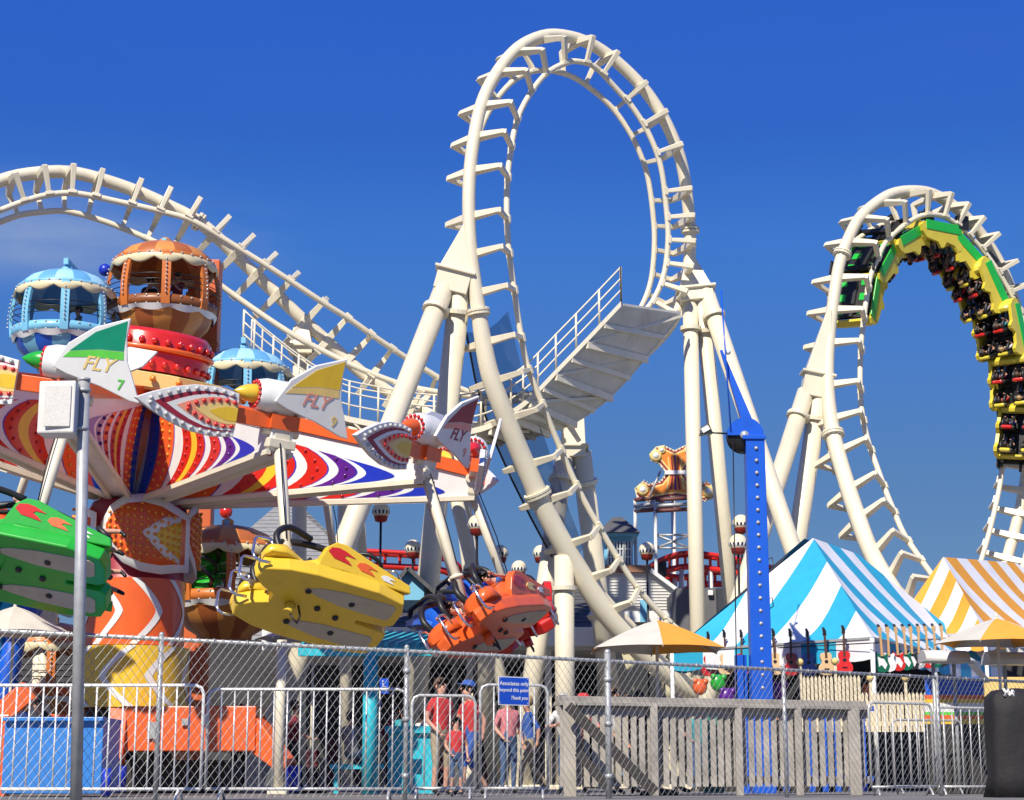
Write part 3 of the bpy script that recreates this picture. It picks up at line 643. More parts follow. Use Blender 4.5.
# ---------------------------------------------------------------- balloon gondolas
bx_stripeb=[mat('dome_light_blue',(.36,.66,.86),.4),mat('dome_mid_blue',(.13,.38,.66),.4)]
ob_strip=[mat('dome_orange',(.66,.27,.06),.4),mat('dome_brown',(.42,.12,.03),.4)]
creamy=mat('fringe_cream',(.78,.68,.42),.45)
def cabin(name,label,c,s,cols,post,bowlc,trim):
    root=thing(name,label,'ride cabin',(c.x,c.y,c.z),'round gondola cabins of the wheel')
    M=Matrix.Translation(c)@Matrix.Scale(s,4)
    n=32
    m=MB(); m.lathe([(1.16,2.02),(1.12,2.16),(.92,2.34),(.6,2.48),(.25,2.55),(.0,2.57)],n,M,mf=lambda i,k:(k//2)%2); m.build('dome_roof',cols,root)
    MB().lathe([(0,2.55),(.12,2.56),(.14,2.66),(.06,2.72),(0,2.73)],12,M).build('dome_knob',bowlc[0],root)
    m=MB(); m.lathe([(1.14,1.98),(1.20,2.0),(1.20,2.08),(1.14,2.10)],n,M); ring=m.build('roof_ring',post,root)
    # scalloped fringe
    m=MB(); nn=96
    vs=[]
    for k in range(nn+1):
        a=2*PI*k/nn; d=.10+.12*abs(math.sin(a*6))
        vs+= [M@V((1.20*math.cos(a),1.20*math.sin(a),2.02)),M@V((1.27*math.cos(a),1.27*math.sin(a),2.02-d)),M@V((1.22*math.cos(a),1.22*math.sin(a),2.02-d-.02))]
    m.add(vs,[(3*i+j,3*i+3+j,3*i+4+j,3*i+1+j) for i in range(nn) for j in(0,1)],0,True); m.build('scalloped_fringe',creamy,root)
    b=MB()
    for z,r in((2.04,1.21),(1.0 if False else .98,1.27),(.80,1.24)):
        for k in range(30): a=2*PI*k/30; b.sph(M@V((r*math.cos(a),r*math.sin(a),z)),.028*s,5,3)
    for k in range(8):
        a=2*PI*(k+.3)/8
        for t in range(9):
            z=1.05+t*.1; r=1.14+.17*math.sin(PI*(z-.2)/2.0)+.05; b.sph(M@V((r*math.cos(a),r*math.sin(a),z)),.026*s,5,3)
    b.build('bulb_rows',clearb,root)
    for k in range(8):
        a=2*PI*(k+.3)/8; pts=[]
        for t in range(9):
            z=.78+1.24*t/8; r=1.12+.17*math.sin(PI*(z-.2)/2.0); pts.append((r,z))
        m=MB(); rings=[]
        for r,z in pts:
            rr_=[(r-.04,-.10),(r+.035,-.10),(r+.035,.10),(r-.04,.10)]
            rings.append([M@V((q*math.cos(a)-y*math.sin(a),q*math.sin(a)+y*math.cos(a),z)) for q,y in rr_])
        m.loft(rings,sm=False); m.build('curved_post',post,root)
    m=MB(); m.lathe([(1.12,1.04),(1.26,1.02),(1.28,.90),(1.25,.78),(1.10,.76)],n,M); m.build('waist_ring',trim,root)
    m=MB(); m.lathe([(1.20,.80),(1.08,.50),(.82,.22),(.62,.10),(.60,.0),(.0,.0)],n,M,mf=lambda i,k:(k//2)%2); m.build('bowl',bowlc,root)
    m=MB(); vs=[]
    for k in range(nn+1):
        a=2*PI*k/nn; d=.06+.09*abs(math.sin(a*5)); vs+=[M@V((1.27*math.cos(a),1.27*math.sin(a),.79)),M@V((1.20*math.cos(a),1.20*math.sin(a),.79-d))]
    m.add(vs,[(2*i,2*i+2,2*i+3,2*i+1) for i in range(nn)],0,True); m.build('bowl_fringe',white,root)
    for z in(1.22,1.36,1.50):
        r=1.14+.17*math.sin(PI*(z-.2)/2.0); MB().tube([M@V((r*math.cos(k*PI/16),r*math.sin(k*PI/16),z)) for k in range(32)],.012*s,5,closed=True).build('guard_wire',blackm,root)
    MB().tube([M@V((0,0,.2)),M@V((0,0,2.5))],.035*s,8).build('centre_pole',blackm,root)
    MB().lathe([(.0,1.02),(.42,1.02),(.45,.98),(.1,.9),(.08,.2)],20,M).build('table',beige,root)
    return root
c1=P(62,372,45.0); c2=P(161,349,46.0); c3=P(241,448,47.0); c4=P(224,640,45); c5=P(48,732,43)
sc=1.04
cabin('round_cabin','light blue gondola cabin with a striped dome hanging highest at the far left',c1,1.04,bx_stripeb,sky_b,[sky_b,blue],sky_b)
cabin('round_cabin','orange gondola cabin with two riders beside the tall orange beam',c2,1.12,ob_strip,dorange,ob_strip,mat('brown_trim',(.25,.08,.02),.4))
cabin('round_cabin','light blue gondola cabin half hidden behind the yellow nosed rocket pod',c3,1.04,bx_stripeb,sky_b,[sky_b,blue],sky_b)
cabin('round_cabin','orange gondola cabin low down behind the yellow flying seat',c4,1.12,ob_strip,dorange,ob_strip,dorange)
cabin('round_cabin','orange gondola cabin at the bottom left behind the fence',c5,1.0,[mat('dome_amber',(.78,.36,.07),.4),ob_strip[0]],dorange,ob_strip,orange)
wh=thing('gondola_wheel','tall orange box beam and cream star hub carrying the round gondola cabins','ride tower',(P(205,700,48).x,48,0))
m=MB(); a=P(206,262,47.6); m.box((a.x,47.6,a.z/2),(.85,.55,a.z)); m.build('box_beam',mat('beam_orange',(.62,.13,.035),.4,dirt=((.3,.06,.02),2,.35)),wh,bev=.03)
for q,x in ((a.z-1.0,0),(a.z-2.4,0)):
    MB().box((a.x,47.3,q),(.92,.06,.12)).build('beam_collar',dorange,wh)
hubp=P(40,605,42)
m=MB()
st=[((.62 if k%2==0 else .42)*math.cos(2*PI*k/12+.2),(.62 if k%2==0 else .42)*math.sin(2*PI*k/12+.2)) for k in range(12)]
m.prism(st,-.15,.15,Matrix.Translation(hubp)@Matrix.Rotation(PI/2,4,'X')); m.build('star_hub',cream2,wh,bev=.02)
for x0,x1 in((42,35),(48,52)): MB().tube([hubp,P(x1,770,42).xy.to_3d()],.13,10).build('stand_leg',cream2,wh)
for cc in(c1,c2,c3,c4,c5):
    t=cc+V((0,1.6,2.9)); MB().beam(t,t+V((0,-1.8,0)),.12,.16).tube([t+V((0,-1.6,0)),cc+V((0,0,2.6))],.05,6).build('cabin_arm',sky_b,wh)
for xx,yy in((195,262),(105,270),(226,512)):
    q=P(xx,yy,46.2); MB().sph(q,.17,12,8).build('ball_finial',red if xx!=105 else royal,wh)
# ---------------------------------------------------------------- pavilion roof behind
shing=mat('grey_shingle',(.10,.10,.105),.85,var=.3,scale=14,bump=.5,bs=30)
rib=mat('ribbed_metal_roof',(.32,.32,.31),.55,.2,var=.15,scale=5)
siding=mat('white_siding',(.66,.65,.62),.6,var=.06)
csiding=mat('cream_siding',(.62,.57,.38),.6,var=.06)
winm=mat('window_glass',(.09,.13,.17),.12)
def stripes_roof(name,quads,parent,mt,step=.22,th=.03):
    # ribs along slope direction for each quad (a,b eave ; c,d ridge)
    for (a,b,c,d) in quads:
        m=MB(); n_=(b-a).cross(d-a).normalized(); 
        m.add([a,b,c,d,a-n_*.08,b-n_*.08,c-n_*.08,d-n_*.08],[(0,1,2,3),(7,6,5,4),(0,4,5,1),(1,5,6,2),(2,6,7,3),(3,7,4,0)])
        k=int((d-a).length/step)
        for i in range(1,k): p=a.lerp(d,i/k); q=b.lerp(c,i/k); m.beam(p+n_*.0,q+n_*.0,.05,.06,n_)
        m.build(name,mt,parent)
pv=thing('pavilion','large grey pavilion with ribbed sloping roof behind the yellow flying seat','pavilion',base(290,66))
A0=P(120,640,65);A1=P(445,640,65);B0=P(285,498,74);B1=P(292,498,74);C1=A1+V((0,16,0));C0=A0+V((0,16,0))
stripes_roof('roof',[(A0,A1,B1,B0),(A1,C1,B1,B0)],pv,rib,.35)
m=MB(); m.box(((A0.x+A1.x)/2,70,A0.z/2-.1),(A1.x-A0.x-1.5,7,A0.z-.2)); m.build('wall',mat('grey_wall',(.085,.085,.09),.8),pv)
for x in(300,318,335,196,214):
    m=MB(); PBx(m,x,655,x+9,700,66.3,.2); m.build('window',winm,pv)
# ---------------------------------------------------------------- long arcade
ar=thing('arcade_building','long low arcade with white fascia and dark open front behind the fences','building',base(480,57))
m=MB(); PBx(m,262,627,612,646,55,.3); m.build('fascia',white,ar,bev=.01)
m=MB(); PBx(m,262,646,612,650,55.3,7.6); m.build('soffit',siding,ar)
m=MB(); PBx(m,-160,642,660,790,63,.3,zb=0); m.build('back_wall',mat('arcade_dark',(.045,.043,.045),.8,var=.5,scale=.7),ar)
for x in (284,372,470,548,600):
    m=MB(); p=P(x,648,55.4); m.box((p.x,55.4,p.z/2),(.2,.2,p.z)); m.build('front_post',cream2 if x!=372 else teal,ar)
a0_=P(262,627,55.2);a1_=P(612,627,55.2);b1_=P(600,580,62);b0_=P(395,580,62)
stripes_roof('shingle_roof',[(a0_+V((0,0,.02)),a1_+V((0,0,.02)),b1_,b0_)],ar,shing,.6)
rnd=random.Random(5)
where=['beside the slim white post','two places right of the slim white post','third right of the slim white post','seen left of the turquoise post','just behind the turquoise post','right of the turquoise post','above the turquoise counter','right of the turquoise counter','behind the fence post above the counter','left of the narrow barrier','behind the narrow barrier','left of the blue sign','below the blue sign left half','below the blue sign right half','right of the blue sign','behind the pale wooden corner post','behind the wooden diagonal brace','rightmost, behind the leaning fence brace']
for i in range(18):
    x=275+i*17+rnd.uniform(-4,4); h=rnd.uniform(.7,1.7); m=MB(); p=P(x,770,rnd.uniform(57,61)); wv=rnd.uniform(.3,.45); m.loft([[V((p.x+sx_*wv,p.y+yy_,0)) for sx_,yy_ in((-1,-.4),(1,-.4),(1,.4),(-1,.4))],[V((p.x+sx_*wv,p.y+yy_,h*.55)) for sx_,yy_ in((-1,-.4),(1,-.4),(1,.4),(-1,.4))],[V((p.x+sx_*wv,p.y+yy_,h*.6)) for sx_,yy_ in((-1,-.1),(1,-.1),(1,.4),(-1,.4))],[V((p.x+sx_*wv,p.y+yy_,h)) for sx_,yy_ in((-1,-.25),(1,-.25),(1,.4),(-1,.4))]],sm=False)
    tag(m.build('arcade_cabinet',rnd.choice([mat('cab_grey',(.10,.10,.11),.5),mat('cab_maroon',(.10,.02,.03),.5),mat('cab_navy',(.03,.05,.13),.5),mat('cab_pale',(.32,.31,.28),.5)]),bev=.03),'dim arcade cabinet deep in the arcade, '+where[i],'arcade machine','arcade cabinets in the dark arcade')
# gabled dormer, blue trim
dm=thing('gable_dormer','small pale blue gable with dark roof left of the tall loop columns','dormer',base(405,47))
g0=P(398,600,47.5);g1=P(424,600,47.5);gt=P(408,571,47.5)
MB().add([g0,g1,P(424,585,47.5),gt,P(396,588,47.5),*(q+V((0,3,0)) for q in(g0,g1,P(424,585,47.5),gt,P(396,588,47.5)))],[(0,1,2,3,4),(9,8,7,6,5),(0,5,6,1),(1,6,7,2),(2,7,8,3),(3,8,9,4),(4,9,5,0)]).build('gable_wall',sky_b,dm)
m=MB(); z_=V((0,-.15,.06)); m.beam(gt+z_+V((0,1.6,0)),P(440,600,47.5)+z_+V((0,1.6,0)),3.4,.1); m.beam(gt+z_+V((0,1.6,0)),P(386,600,47.5)+z_+V((0,1.6,0)),3.4,.1); m.build('roof',shing,dm)
# ---------------------------------------------------------------- house with blue cupola
hs_=thing('white_house','white sided house with a glazed blue cupola behind the looping track','house',base(640,60))
def pt(x,y,Y=60): return P(x,y,Y)
m=MB()
w0=pt(590,612);w1=pt(680,612);w2=pt(680,594);w3=pt(652,572);w4=pt(590,572); D=V((0,7,0))
for k in range(9): # clapboards
    pass
m.add([w0,w1,w2,w3,w4]+[q+D for q in(w0,w1,w2,w3,w4)],[(0,1,2,3,4),(9,8,7,6,5),(0,5,6,1),(1,6,7,2),(2,7,8,3),(3,8,9,4),(4,9,5,0)])
for k in range(1,14):
    y=612-k*3; xr=680 if y>594 else 652+(y-572)*28/22
    m.beam(pt(590,y,59.98),pt(xr-.5,y,59.98),.02,.012)
m.build('upper_wall',siding,hs_)
m=MB(); m.beam(pt(650,570,59.9),pt(682,594,59.9),.3,.12); m.beam(pt(680,594,59.9),pt(680,612,59.9),.15,.12,V((1,0,0))); m.build('white_trim',white,hs_)
m=MB(); PBx(m,590,565,652,572,59.8,6); m.build('brown_band',mat('brown_band',(.28,.14,.08),.7),hs_)
m=MB(); PBx(m,612,622,735,650,58.5,8,zb=0); m.build('lower_wall',csiding,hs_)
m=MB(); PBx(m,612,611,735,622,58.2,.6); m.build('gutter',white,hs_)
cu=MB(); PBx(cu,604,535,633,566,60.5,1.6); cupo=cu.build('cupola',sky_b,hs_)
for x in(608,617,625):
    m=MB(); PBx(m,x,541,x+6,564,60.42,.06); wn=m.build('window',winm,cupo)
    m=MB(); 
    for xx in(x,x+3,x+6): m.beam(pt(xx,541,60.38),pt(xx,564,60.38),.04,.03,V((1,0,0)))
    for yy in(549,557): m.beam(pt(x,yy,60.38),pt(x+6,yy,60.38),.03,.03)
    m.build('muntins',white,wn)
m=MB(); PBx(m,598,532,638,536,60.2,2.4); m.build('eave',sky_b,cupo)
e=[pt(597,532,60),pt(640,532,60)]; e+= [e[1]+V((0,2.6,0)),e[0]+V((0,2.6,0))]; t0=pt(613,517,61.2);t1=pt(622,517,61.2)
MB().add(e+[t0,t1],[(0,1,5,4),(1,2,5),(2,3,4,5),(3,0,4),(0,3,2,1)]).build('hip_roof',shing,cupo)
m=MB(); PBx(m,640,600,648,622,58.1,.1); m.build('blue_shutter',sky_b,hs_)
gb=thing('grey_building','plain grey flat roofed building between the two pale columns','building',base(705,57))
m=MB(); PBx(m,676,588,728,622,56.5,5,zb=0); m.build('wall',mat('grey_block',(.13,.13,.14),.8),gb)
m=MB(); PBx(m,717,588,735,632,56.2,3); m.build('dark_annex',mat('dark_slate',(.035,.04,.055),.7),gb)
m=MB(); PBx(m,708,590,713,595,56.35,.1); m.build('vent_box',white,gb)
# ---------------------------------------------------------------- junior coaster
jc=thing('junior_coaster','small red tubular coaster track on pale posts behind the buildings','kiddie coaster',base(700,63))
def jtrack(px):
    pts=catmull([P(*q) for q in px],6)
    m=MB(); n_=0
    for o in(V((0,-.4,0)),V((0,.4,0))): MB().tube([p+o for p in pts],.085,8).build('rail',red,jc)
    MB().tube([p-V((0,0,.45)) for p in pts],.12,8).build('spine',red,jc)
    for i in range(0,len(pts),2): m.beam(pts[i]-V((0,.45,0)),pts[i]+V((0,.45,0)),.08,.1).beam(pts[i],pts[i]-V((0,0,.45)),.1,.1)
    m.build('cross_ties',red,jc)
    for i in range(3,len(pts),7): MB().tube([pts[i]-V((0,0,.4)),V((pts[i].x,pts[i].y,0))],.09,8).build('post',siding,jc)
jtrack([(360,552,62),(400,554,62),(440,557,62),(458,566,62.4),(470,580,63)])
jtrack([(612,592,60.5),(640,574,63),(662,560,63.5),(685,554,63.5),(710,556,63),(735,560,62.5),(760,566,62),(790,575,62)])
jtrack([(655,573,65),(680,578,65),(705,572,65),(735,572,65),(760,572,65)])
m=MB(); PBx(m,655,560,667,577,63,1.2); m.build('station_drum',blackm,jc,bev=.1)
# ---------------------------------------------------------------- crown sign on lattice
cs=thing('carnival_sign','flame coloured scrollwork sign studded with bulbs on a steel lattice','sign',base(678,62))
Zc=P(675,475,62); sx=62/1800*1.1
def zz(pts): return [((x*.25+600-675)*sx,-(y*.25+400-475)*sx) for x,y in pts]
lft=[(262,188),(232,193),(206,222),(212,246),(240,258),(262,285),(262,300),(245,322),(205,333),(182,322),(150,350),(158,386),(195,399),(250,390),(300,382)]
def mir(l): return l+[(600-x,y) for x,y in l[::-1] if x!=300]
Ms=Matrix.Translation(Zc)@Matrix.Rotation(PI/2,4,'X')
def sgn(k,col,z,nm):
    pts=zz(mir([(300,207)]+lft)); 
    pts=pts[:] ; cx,cy=0,0
    MB().prism([((x-cx)*k,(y-cy)*(k-.02)) for x,y in pts],z-.08,z,Ms).build(nm,col,cs)
def inset(pts,d):
    n=len(pts); o=[]
    ar=sum(pts[i][0]*pts[(i+1)%n][1]-pts[(i+1)%n][0]*pts[i][1] for i in range(n)); sg_=1 if ar>0 else -1
    for i in range(n):
        a=V(pts[i-1]).to_3d();b=V(pts[i]).to_3d();c=V(pts[(i+1)%n]).to_3d(); e1=(b-a).normalized();e2=(c-b).normalized()
        nn_=V((-(e1.y+e2.y),e1.x+e2.x,0)); nn_=nn_.normalized()*sg_; o.append((b.x+nn_.x*d,b.y+nn_.y*d))
    return o
base_=zz(mir([(300,207)]+lft))
for d_,col_,z_,nm_ in((0,creamy,0,'sign_board'),(.07,crimson,.03,'painted_layer'),(.13,lyellow,.05,'painted_layer'),(.20,mat('flame_orange',(.8,.25,.03),.4),.07,'painted_layer')):
    MB().prism(inset(base_,d_),z_-.08,z_,Ms).build(nm_,col_,cs)
for k,c in((-2,lyellow),(-1,crimson),(0,purple),(1,crimson),(2,lyellow)):
    a=[((k*.15-.035),-.52),((k*.15+.035),-.52),(k*.09+.02,.1),(k*.12+.02,.68-abs(k)*.03),(k*.12-.02,.68-abs(k)*.03),(k*.09-.02,.1)]
    MB().prism(a,.0,.09,Ms).build('scroll_line',c,cs)
for x,y,r in((230,228,20),(252,208,13),(180,355,20),(370,228,20),(348,208,13),(422,362,20)):
    q=zz([(x,y)])[0]; w_=MB().lathe([(0,.15),(r*.10*sx,.14),(r*.16*sx,.09)],14,Ms@Matrix.Translation(V((q[0],q[1],0)))).build('globe_lamp',white,cs)
    MB().lathe([(r*.16*sx,.11),(r*.27*sx,.105),(r*.28*sx,.02)],16,Ms@Matrix.Translation(V((q[0],q[1],0)))).build('lamp_ring',lyellow,cs)
m=MB(); 
q0,q1=zz([(262,292),(338,292)]); m.box(Ms@V((0,(q0[1]),.1)),(q1[0]-q0[0],.05,.14)); m.build('white_bar',white,cs)
b=MB(); pts=zz(mir([(300,207)]+lft)); pts.append(pts[0])
for (x0,y0),(x1,y1) in zip(pts,pts[1:]):
    n=max(1,int(math.hypot(x1-x0,y1-y0)/.12))
    for k in range(n): b.sph(Ms@V(((x0+(x1-x0)*k/n)*.96,(y0+(y1-y0)*k/n)*.96,.03)),.035,5,3)
b.build('bulb_outline',clearb,cs)
def latt(a,b,r=.07,c=siding,nm='lattice_post'): MB().tube([a,b],r,6).build(nm,c,cs)
for x,Y in((635,61.5),(655,61),(690,61),(673,65),(700,66)):
    latt(P(x,500,Y),V((P(x,500,Y).x,Y,0)),.06 if x!=673 else .09)
for y in(500,511,506):
    for (xa,Ya,xb,Yb) in((635,61.5,655,61),(655,61,690,61),(635,61.5,673,65),(690,61,700,66)): latt(P(xa,y,Ya),P(xb,y-2,Yb),.07,mat('rust_beam',(.16,.05,.04),.6) if y!=506 else galv,'lattice_beam')
for (xa,ya,xb,yb) in((636,511,654,500),(655,500,689,511),(656,535,690,548),(656,548,690,535),(656,535,690,535),(656,548,690,548),(648,500,661,470)): latt(P(xa,ya,61.2),P(xb,yb,61.2),.04,galv,'lattice_brace')
# ---------------------------------------------------------------- globe lamps
def lamp(px,py,Y,label):
    r=thing('globe_lamp_post',label,'street lamp',base(px,Y),'globe lamps with red baskets'); c=P(px,py,Y)
    MB().sph(c,.26,16,10).build('globe',mat('globe_glass',(.78,.70,.50),.25),r)
    MB().lathe([(.262,.0),(.275,-.03),(.24,-.10)],28,Matrix.Translation(c),mf=lambda i,k:k%2).build('gallery_band',[blackm,white],r)
    MB().lathe([(.22,-.12),(.17,-.30),(.05,-.34),(0,-.34)],14,Matrix.Translation(c)).build('basket',mat('basket_red',(.35,.03,.02),.4),r)
    MB().tube([c-V((0,0,.3)),V((c.x,c.y,0))],.035,8).build('post',blackm,r)
for a in((381,511,52,'globe lamp seen high beside the leaning left loop column'),(413,548,55,'globe lamp above the red junior track left of the columns'),(477,524,50,'globe lamp right of the pivot of the rightmost rocket rod'),(500,553,56,'globe lamp above the orange flying seat'),
  (541,553,57,'globe lamp left of the low looping track post'),(647,550,57,'globe lamp right of the blue cupola'),(738,543,50,'lower globe lamp of the pair just left of the blue mast'),(741,523,54,'upper globe lamp of the pair just left of the blue mast'),(519,568,60,'low dim globe lamp just over the shingle roof')): lamp(*a)
# ================================================================ tents
cyan=mat('canvas_cyan',(.02,.38,.60),.7,var=.08,bump=.5,bs=1.6,dirt=((.10,.20,.24),1.2,.3)); cwhite=mat('canvas_white',(.80,.80,.82),.7,var=.06,bump=.5,bs=1.6,dirt=((.42,.42,.42),1.2,.3))
ayel=mat('canvas_amber',(.78,.34,.03),.7,var=.05,bump=.15,bs=6)
def strips(face,n,t0=(0,0)):
    """face: eave points a,b and ridge points c (above a side), d (above b side). returns quads per stripe"""
    a,b,c,d=face; e=(b-a); L_=e.length; eu=e/L_
    sc_=(c-a).dot(eu)/L_; sd_=(d-a).dot(eu)/L_
    ht=((c-a)-eu*(c-a).dot(eu))
    out=[]
    def top(s):
        if s<sc_: k=s/max(1e-6,sc_)
        elif s>sd_: k=(1-s)/max(1e-6,1-sd_)
        else: k=1
        return a+e*s+ht*max(0,min(1,k))
    for i in range(n):
        s0=i/n;s1=(i+1)/n; br=[s0]+[q for q in sorted(set((round(sc_,5),round(sd_,5)))) if s0<q<s1]+[s1]
        for u,v in zip(br,br[1:]):
            sub=6
            for k in range(sub):
                f0,f1=k/sub,(k+1)/sub
                def L2(s,f):
                    p=a+e*s; q=top(s); r=p.lerp(q,f); r=r-V((0,0,.16*math.sin(PI*f)*min(1,(q-p).length/2)+.035*math.sin(s*n*PI*.5+f*3)*math.sin(PI*f))); return r
                out.append(([L2(u,f0),L2(v,f0),L2(v,f1),L2(u,f1)],i))
    return out
def tent(name,label,cA,corner,left,right,apex,ridge,far,nl,nr,ph,val=.42):
    root=thing('market_tent',label,'tent',V((corner.x,corner.y,0)),'striped stall tents')
    m=MB()
    faces=[((left,corner,apex,apex),nl,0),((corner,right,apex,ridge),nr,1),((right,far,ridge,ridge),nl,0),((far,left,ridge,apex),nr,0)]
    for f,n,o_ in faces:
        for q,i in strips(f,n): m.add(q,[(0,1,2,3)],(i+ph+o_)%2)
    m.build('canvas_roof',[cA,cwhite],root,fix=False)
    m=MB()
    for (a,b),n,o_ in (((left,corner),nl,0),((corner,right),nr,1),((right,far),nl,0),((far,left),nr,0)):
        for i in range(n):
            for j in range(4):
                s0=(i+j/4)/n; s1=(i+(j+1)/4)/n; p=a.lerp(b,s0);q=a.lerp(b,s1)
                d0=val+.05*math.sin(PI*j/4); d1=val+.05*math.sin(PI*(j+1)/4)
                o=V((0,0,0)); m.add([p-V((0,0,.0)),q-V((0,0,.0)),q-V((0,0,d1)),p-V((0,0,d0))],[(0,1,2,3)],(i+ph+o_)%2)
    m.build('valance',[cA,cwhite],root,fix=False)
    MB().beam(left,corner,.05,.05).beam(corner,right,.05,.05).beam(right,far,.05,.05).beam(far,left,.05,.05).build('eave_pipe',galv,root)
    for p in(left,corner,right,far): MB().tube([p.xy.to_3d(),p],.05,8).build('tent_pole',white,root)
    return root
cor=P(872,638,37.5); lf=P(672,647,41.5); rt=P(998,632,47.5)
lf.z=rt.z=cor.z; far=lf+rt-cor
EC,ER=cor.copy(),rt.copy()
apx=lf.lerp(cor,.62)+(rt-cor)*.33; rdg=lf.lerp(cor,.55)+(rt-cor)*.62
a_=P(813,538,apx.y); apx=V((a_.x,a_.y,a_.z)); r_=P(849,542,rdg.y); rdg=V((r_.x,rdg.y,apx.z))
tent('t','blue and white striped tent hung with guitars',cyan,cor,lf,rt,apx,rdg,far,6,11,0)
cor=P(1046,640,42); lf=P(905,640,46); rt=P(1110,632,52); lf.z=rt.z=cor.z; far=lf+rt-cor
a_=P(943,557,48.5); r2=P(1018,556,56); r2.z=a_.z
tent('t','amber and white striped tent at the right edge behind the blue one',ayel,P(985,632,45),P(885,640,48),P(1100,625,58),a_,V((r2.x,r2.y,a_.z)),P(1000,632,60),7,13,0)
# ---------------------------------------------------------------- umbrellas
def umbrella(label,px,pya,pye,pxl,pxr,Y,cols,ph,n=8,sagk=.0):
    c=P(px,pya,Y); z=c.z; ze=P(px,pye,Y).z; r=abs(P(pxr,pye,Y).x-P(pxl,pye,Y).x)/2; cx=(P(pxr,pye,Y).x+P(pxl,pye,Y).x)/2
    root=thing('patio_umbrella',label,'umbrella',(cx,Y,0),'patio umbrellas'); ctr=V((cx,Y,z))
    m=MB()
    for k in range(n):
        for j in range(6):
            for i in range(5):
                def q(i_,j_):
                    t=i_/5; a=2*PI*(k+j_/6+ph)/n; wv=math.sin(PI*j_/6)
                    rr=r*t*(math.cos(PI/n)/math.cos(2*PI*(j_/6-.5)/n))
                    return ctr+V((rr*math.cos(a),rr*math.sin(a),-(z-ze)*(t**1.22)-.10*r*t*(1-t)*0+ .05*wv*t*t - .03*wv*t))
                m.add([q(i,j),q(i+1,j),q(i+1,j+1),q(i,j+1)],[(0,1,2,3)],(k)%2,True)
    m.build('canopy',cols,root,fix=False)
    for k in range(n):
        a=2*PI*(k+ph)/n; MB().tube([ctr-V((0,0,.05)),ctr+V((r*math.cos(a),r*math.sin(a),-(z-ze)-.02))],.014,5).build('rib',beige,root)
    MB().tube([ctr.xy.to_3d(),ctr+V((0,0,.06))],.028,8).build('pole',cream2,root)
    MB().lathe([(0,.10),(.02,.08),(.03,.02),(0,.0)],10,Matrix.Translation(ctr)).build('finial',cream2,root)
    MB().lathe([(.0,.12),(.05,.12),(.32,.06),(.34,0),(0,0)],20,Matrix.Translation(ctr.xy.to_3d())).build('base',dark,root)
cumb=mat('canvas_ivory',(.60,.57,.49),.75); oumb=mat('canvas_orange',(.82,.36,.04),.7)
umbrella('ivory and orange umbrella standing left of the blue mast',657,620,650,583,731,31,[oumb,cumb],.5,6)
umbrella('orange and ivory umbrella standing in front of the striped tents at the right',995,618,644,934,1062,32,[oumb,cumb],0,6)
umbrella('pale umbrella half cut by the left edge of the picture',12,606,634,-45,72,33,[cumb,cumb],.2)
umbrella('small white canopy umbrella under the yellow flying seat',310,622,640,255,372,36,[mat('canvas_pale_blue',(.62,.68,.76),.7),mat('canvas_pale_blue2',(.62,.68,.76),.7)],.2)
# ---------------------------------------------------------------- guitars
def guitar(kind,col,c,label,group,tilt=0,s=1.0):
    """c = top of the headstock; hangs down"""
    root=thing('acoustic_guitar' if kind else 'electric_guitar',label,'guitar',tuple(c),group)
    M=Matrix.Translation(c)@Matrix.Rotation(R(tilt),4,'Y')@Matrix.Rotation(PI/2,4,'X')@Matrix.Scale(s,4)
    if kind:
        pr=[(0,-.50),(.09,-.505),(.13,-.56),(.125,-.63),(.10,-.69),(.115,-.74),(.17,-.80),(.185,-.88),(.16,-.95),(.09,-.99),(0,-1.0)]
        poly=[(x,y) for x,y in pr]+[(-x,y) for x,y in pr[-2:0:-1]]
        b=MB().prism(poly,-.05,.05,M).build('body',col,root,bev=.008)
        MB().lathe([(0,.052),(.042,.052)],14,M@Matrix.Translation(V((0,-.70,0)))).build('sound_hole',black,b)
        MB().box(M@V((0,-.86,.055)),(.11*s,.012*s,.025*s)).build('bridge',blackm,b)
    else:
        poly=[(-.03,-.60),(-.06,-.56),(-.13,-.50),(-.16,-.56),(-.12,-.66),(-.14,-.76),(-.16,-.86),(-.10,-.95),(.02,-.97),(.12,-.93),(.16,-.84),(.13,-.74),(.11,-.66),(.14,-.60),(.11,-.56),(.05,-.60),(.03,-.62)]
        b=MB().prism(poly,-.025,.025,M).build('body',col,root,bev=.008)
        MB().prism([(-.09,-.62),(-.03,-.66),(.04,-.68),(.10,-.80),(.05,-.90),(-.02,-.80),(-.08,-.84)],.026,.032,M).build('pickguard',white,b)
    MB().prism([(-.022,-.12),(.022,-.12),(.026,-.62),(-.026,-.62)],.02,.06,M).build('neck',mat('rosewood',(.09,.04,.02),.5) if kind else mat('maple',(.55,.33,.14),.5),root)
    MB().prism([(-.032,.0),(.032,.0),(.036,-.13),(-.036,-.13)],.012,.045,M).build('headstock',blackm if kind else mat('maple',(.55,.33,.14),.5),root)
    m=MB()
    for y in(-.03,-.065,-.10):
        for x in(-.045,.045): m.sph(M@V((x,y,.03)),.012*s,5,3)
    m.build('tuning_pegs',chrome,root)
    MB().beam(M@V((0,.0,-.02)),M@V((0,.05,-.12)),.05,.04).build('wall_hook',blackm,root)
wood=mat('spruce_top',(.72,.50,.27),.35,coat=.3); gred=mat('guitar_red',(.50,.02,.02),.25,coat=.5); gblue=mat('guitar_blue',(.01,.07,.33),.25,coat=.5)
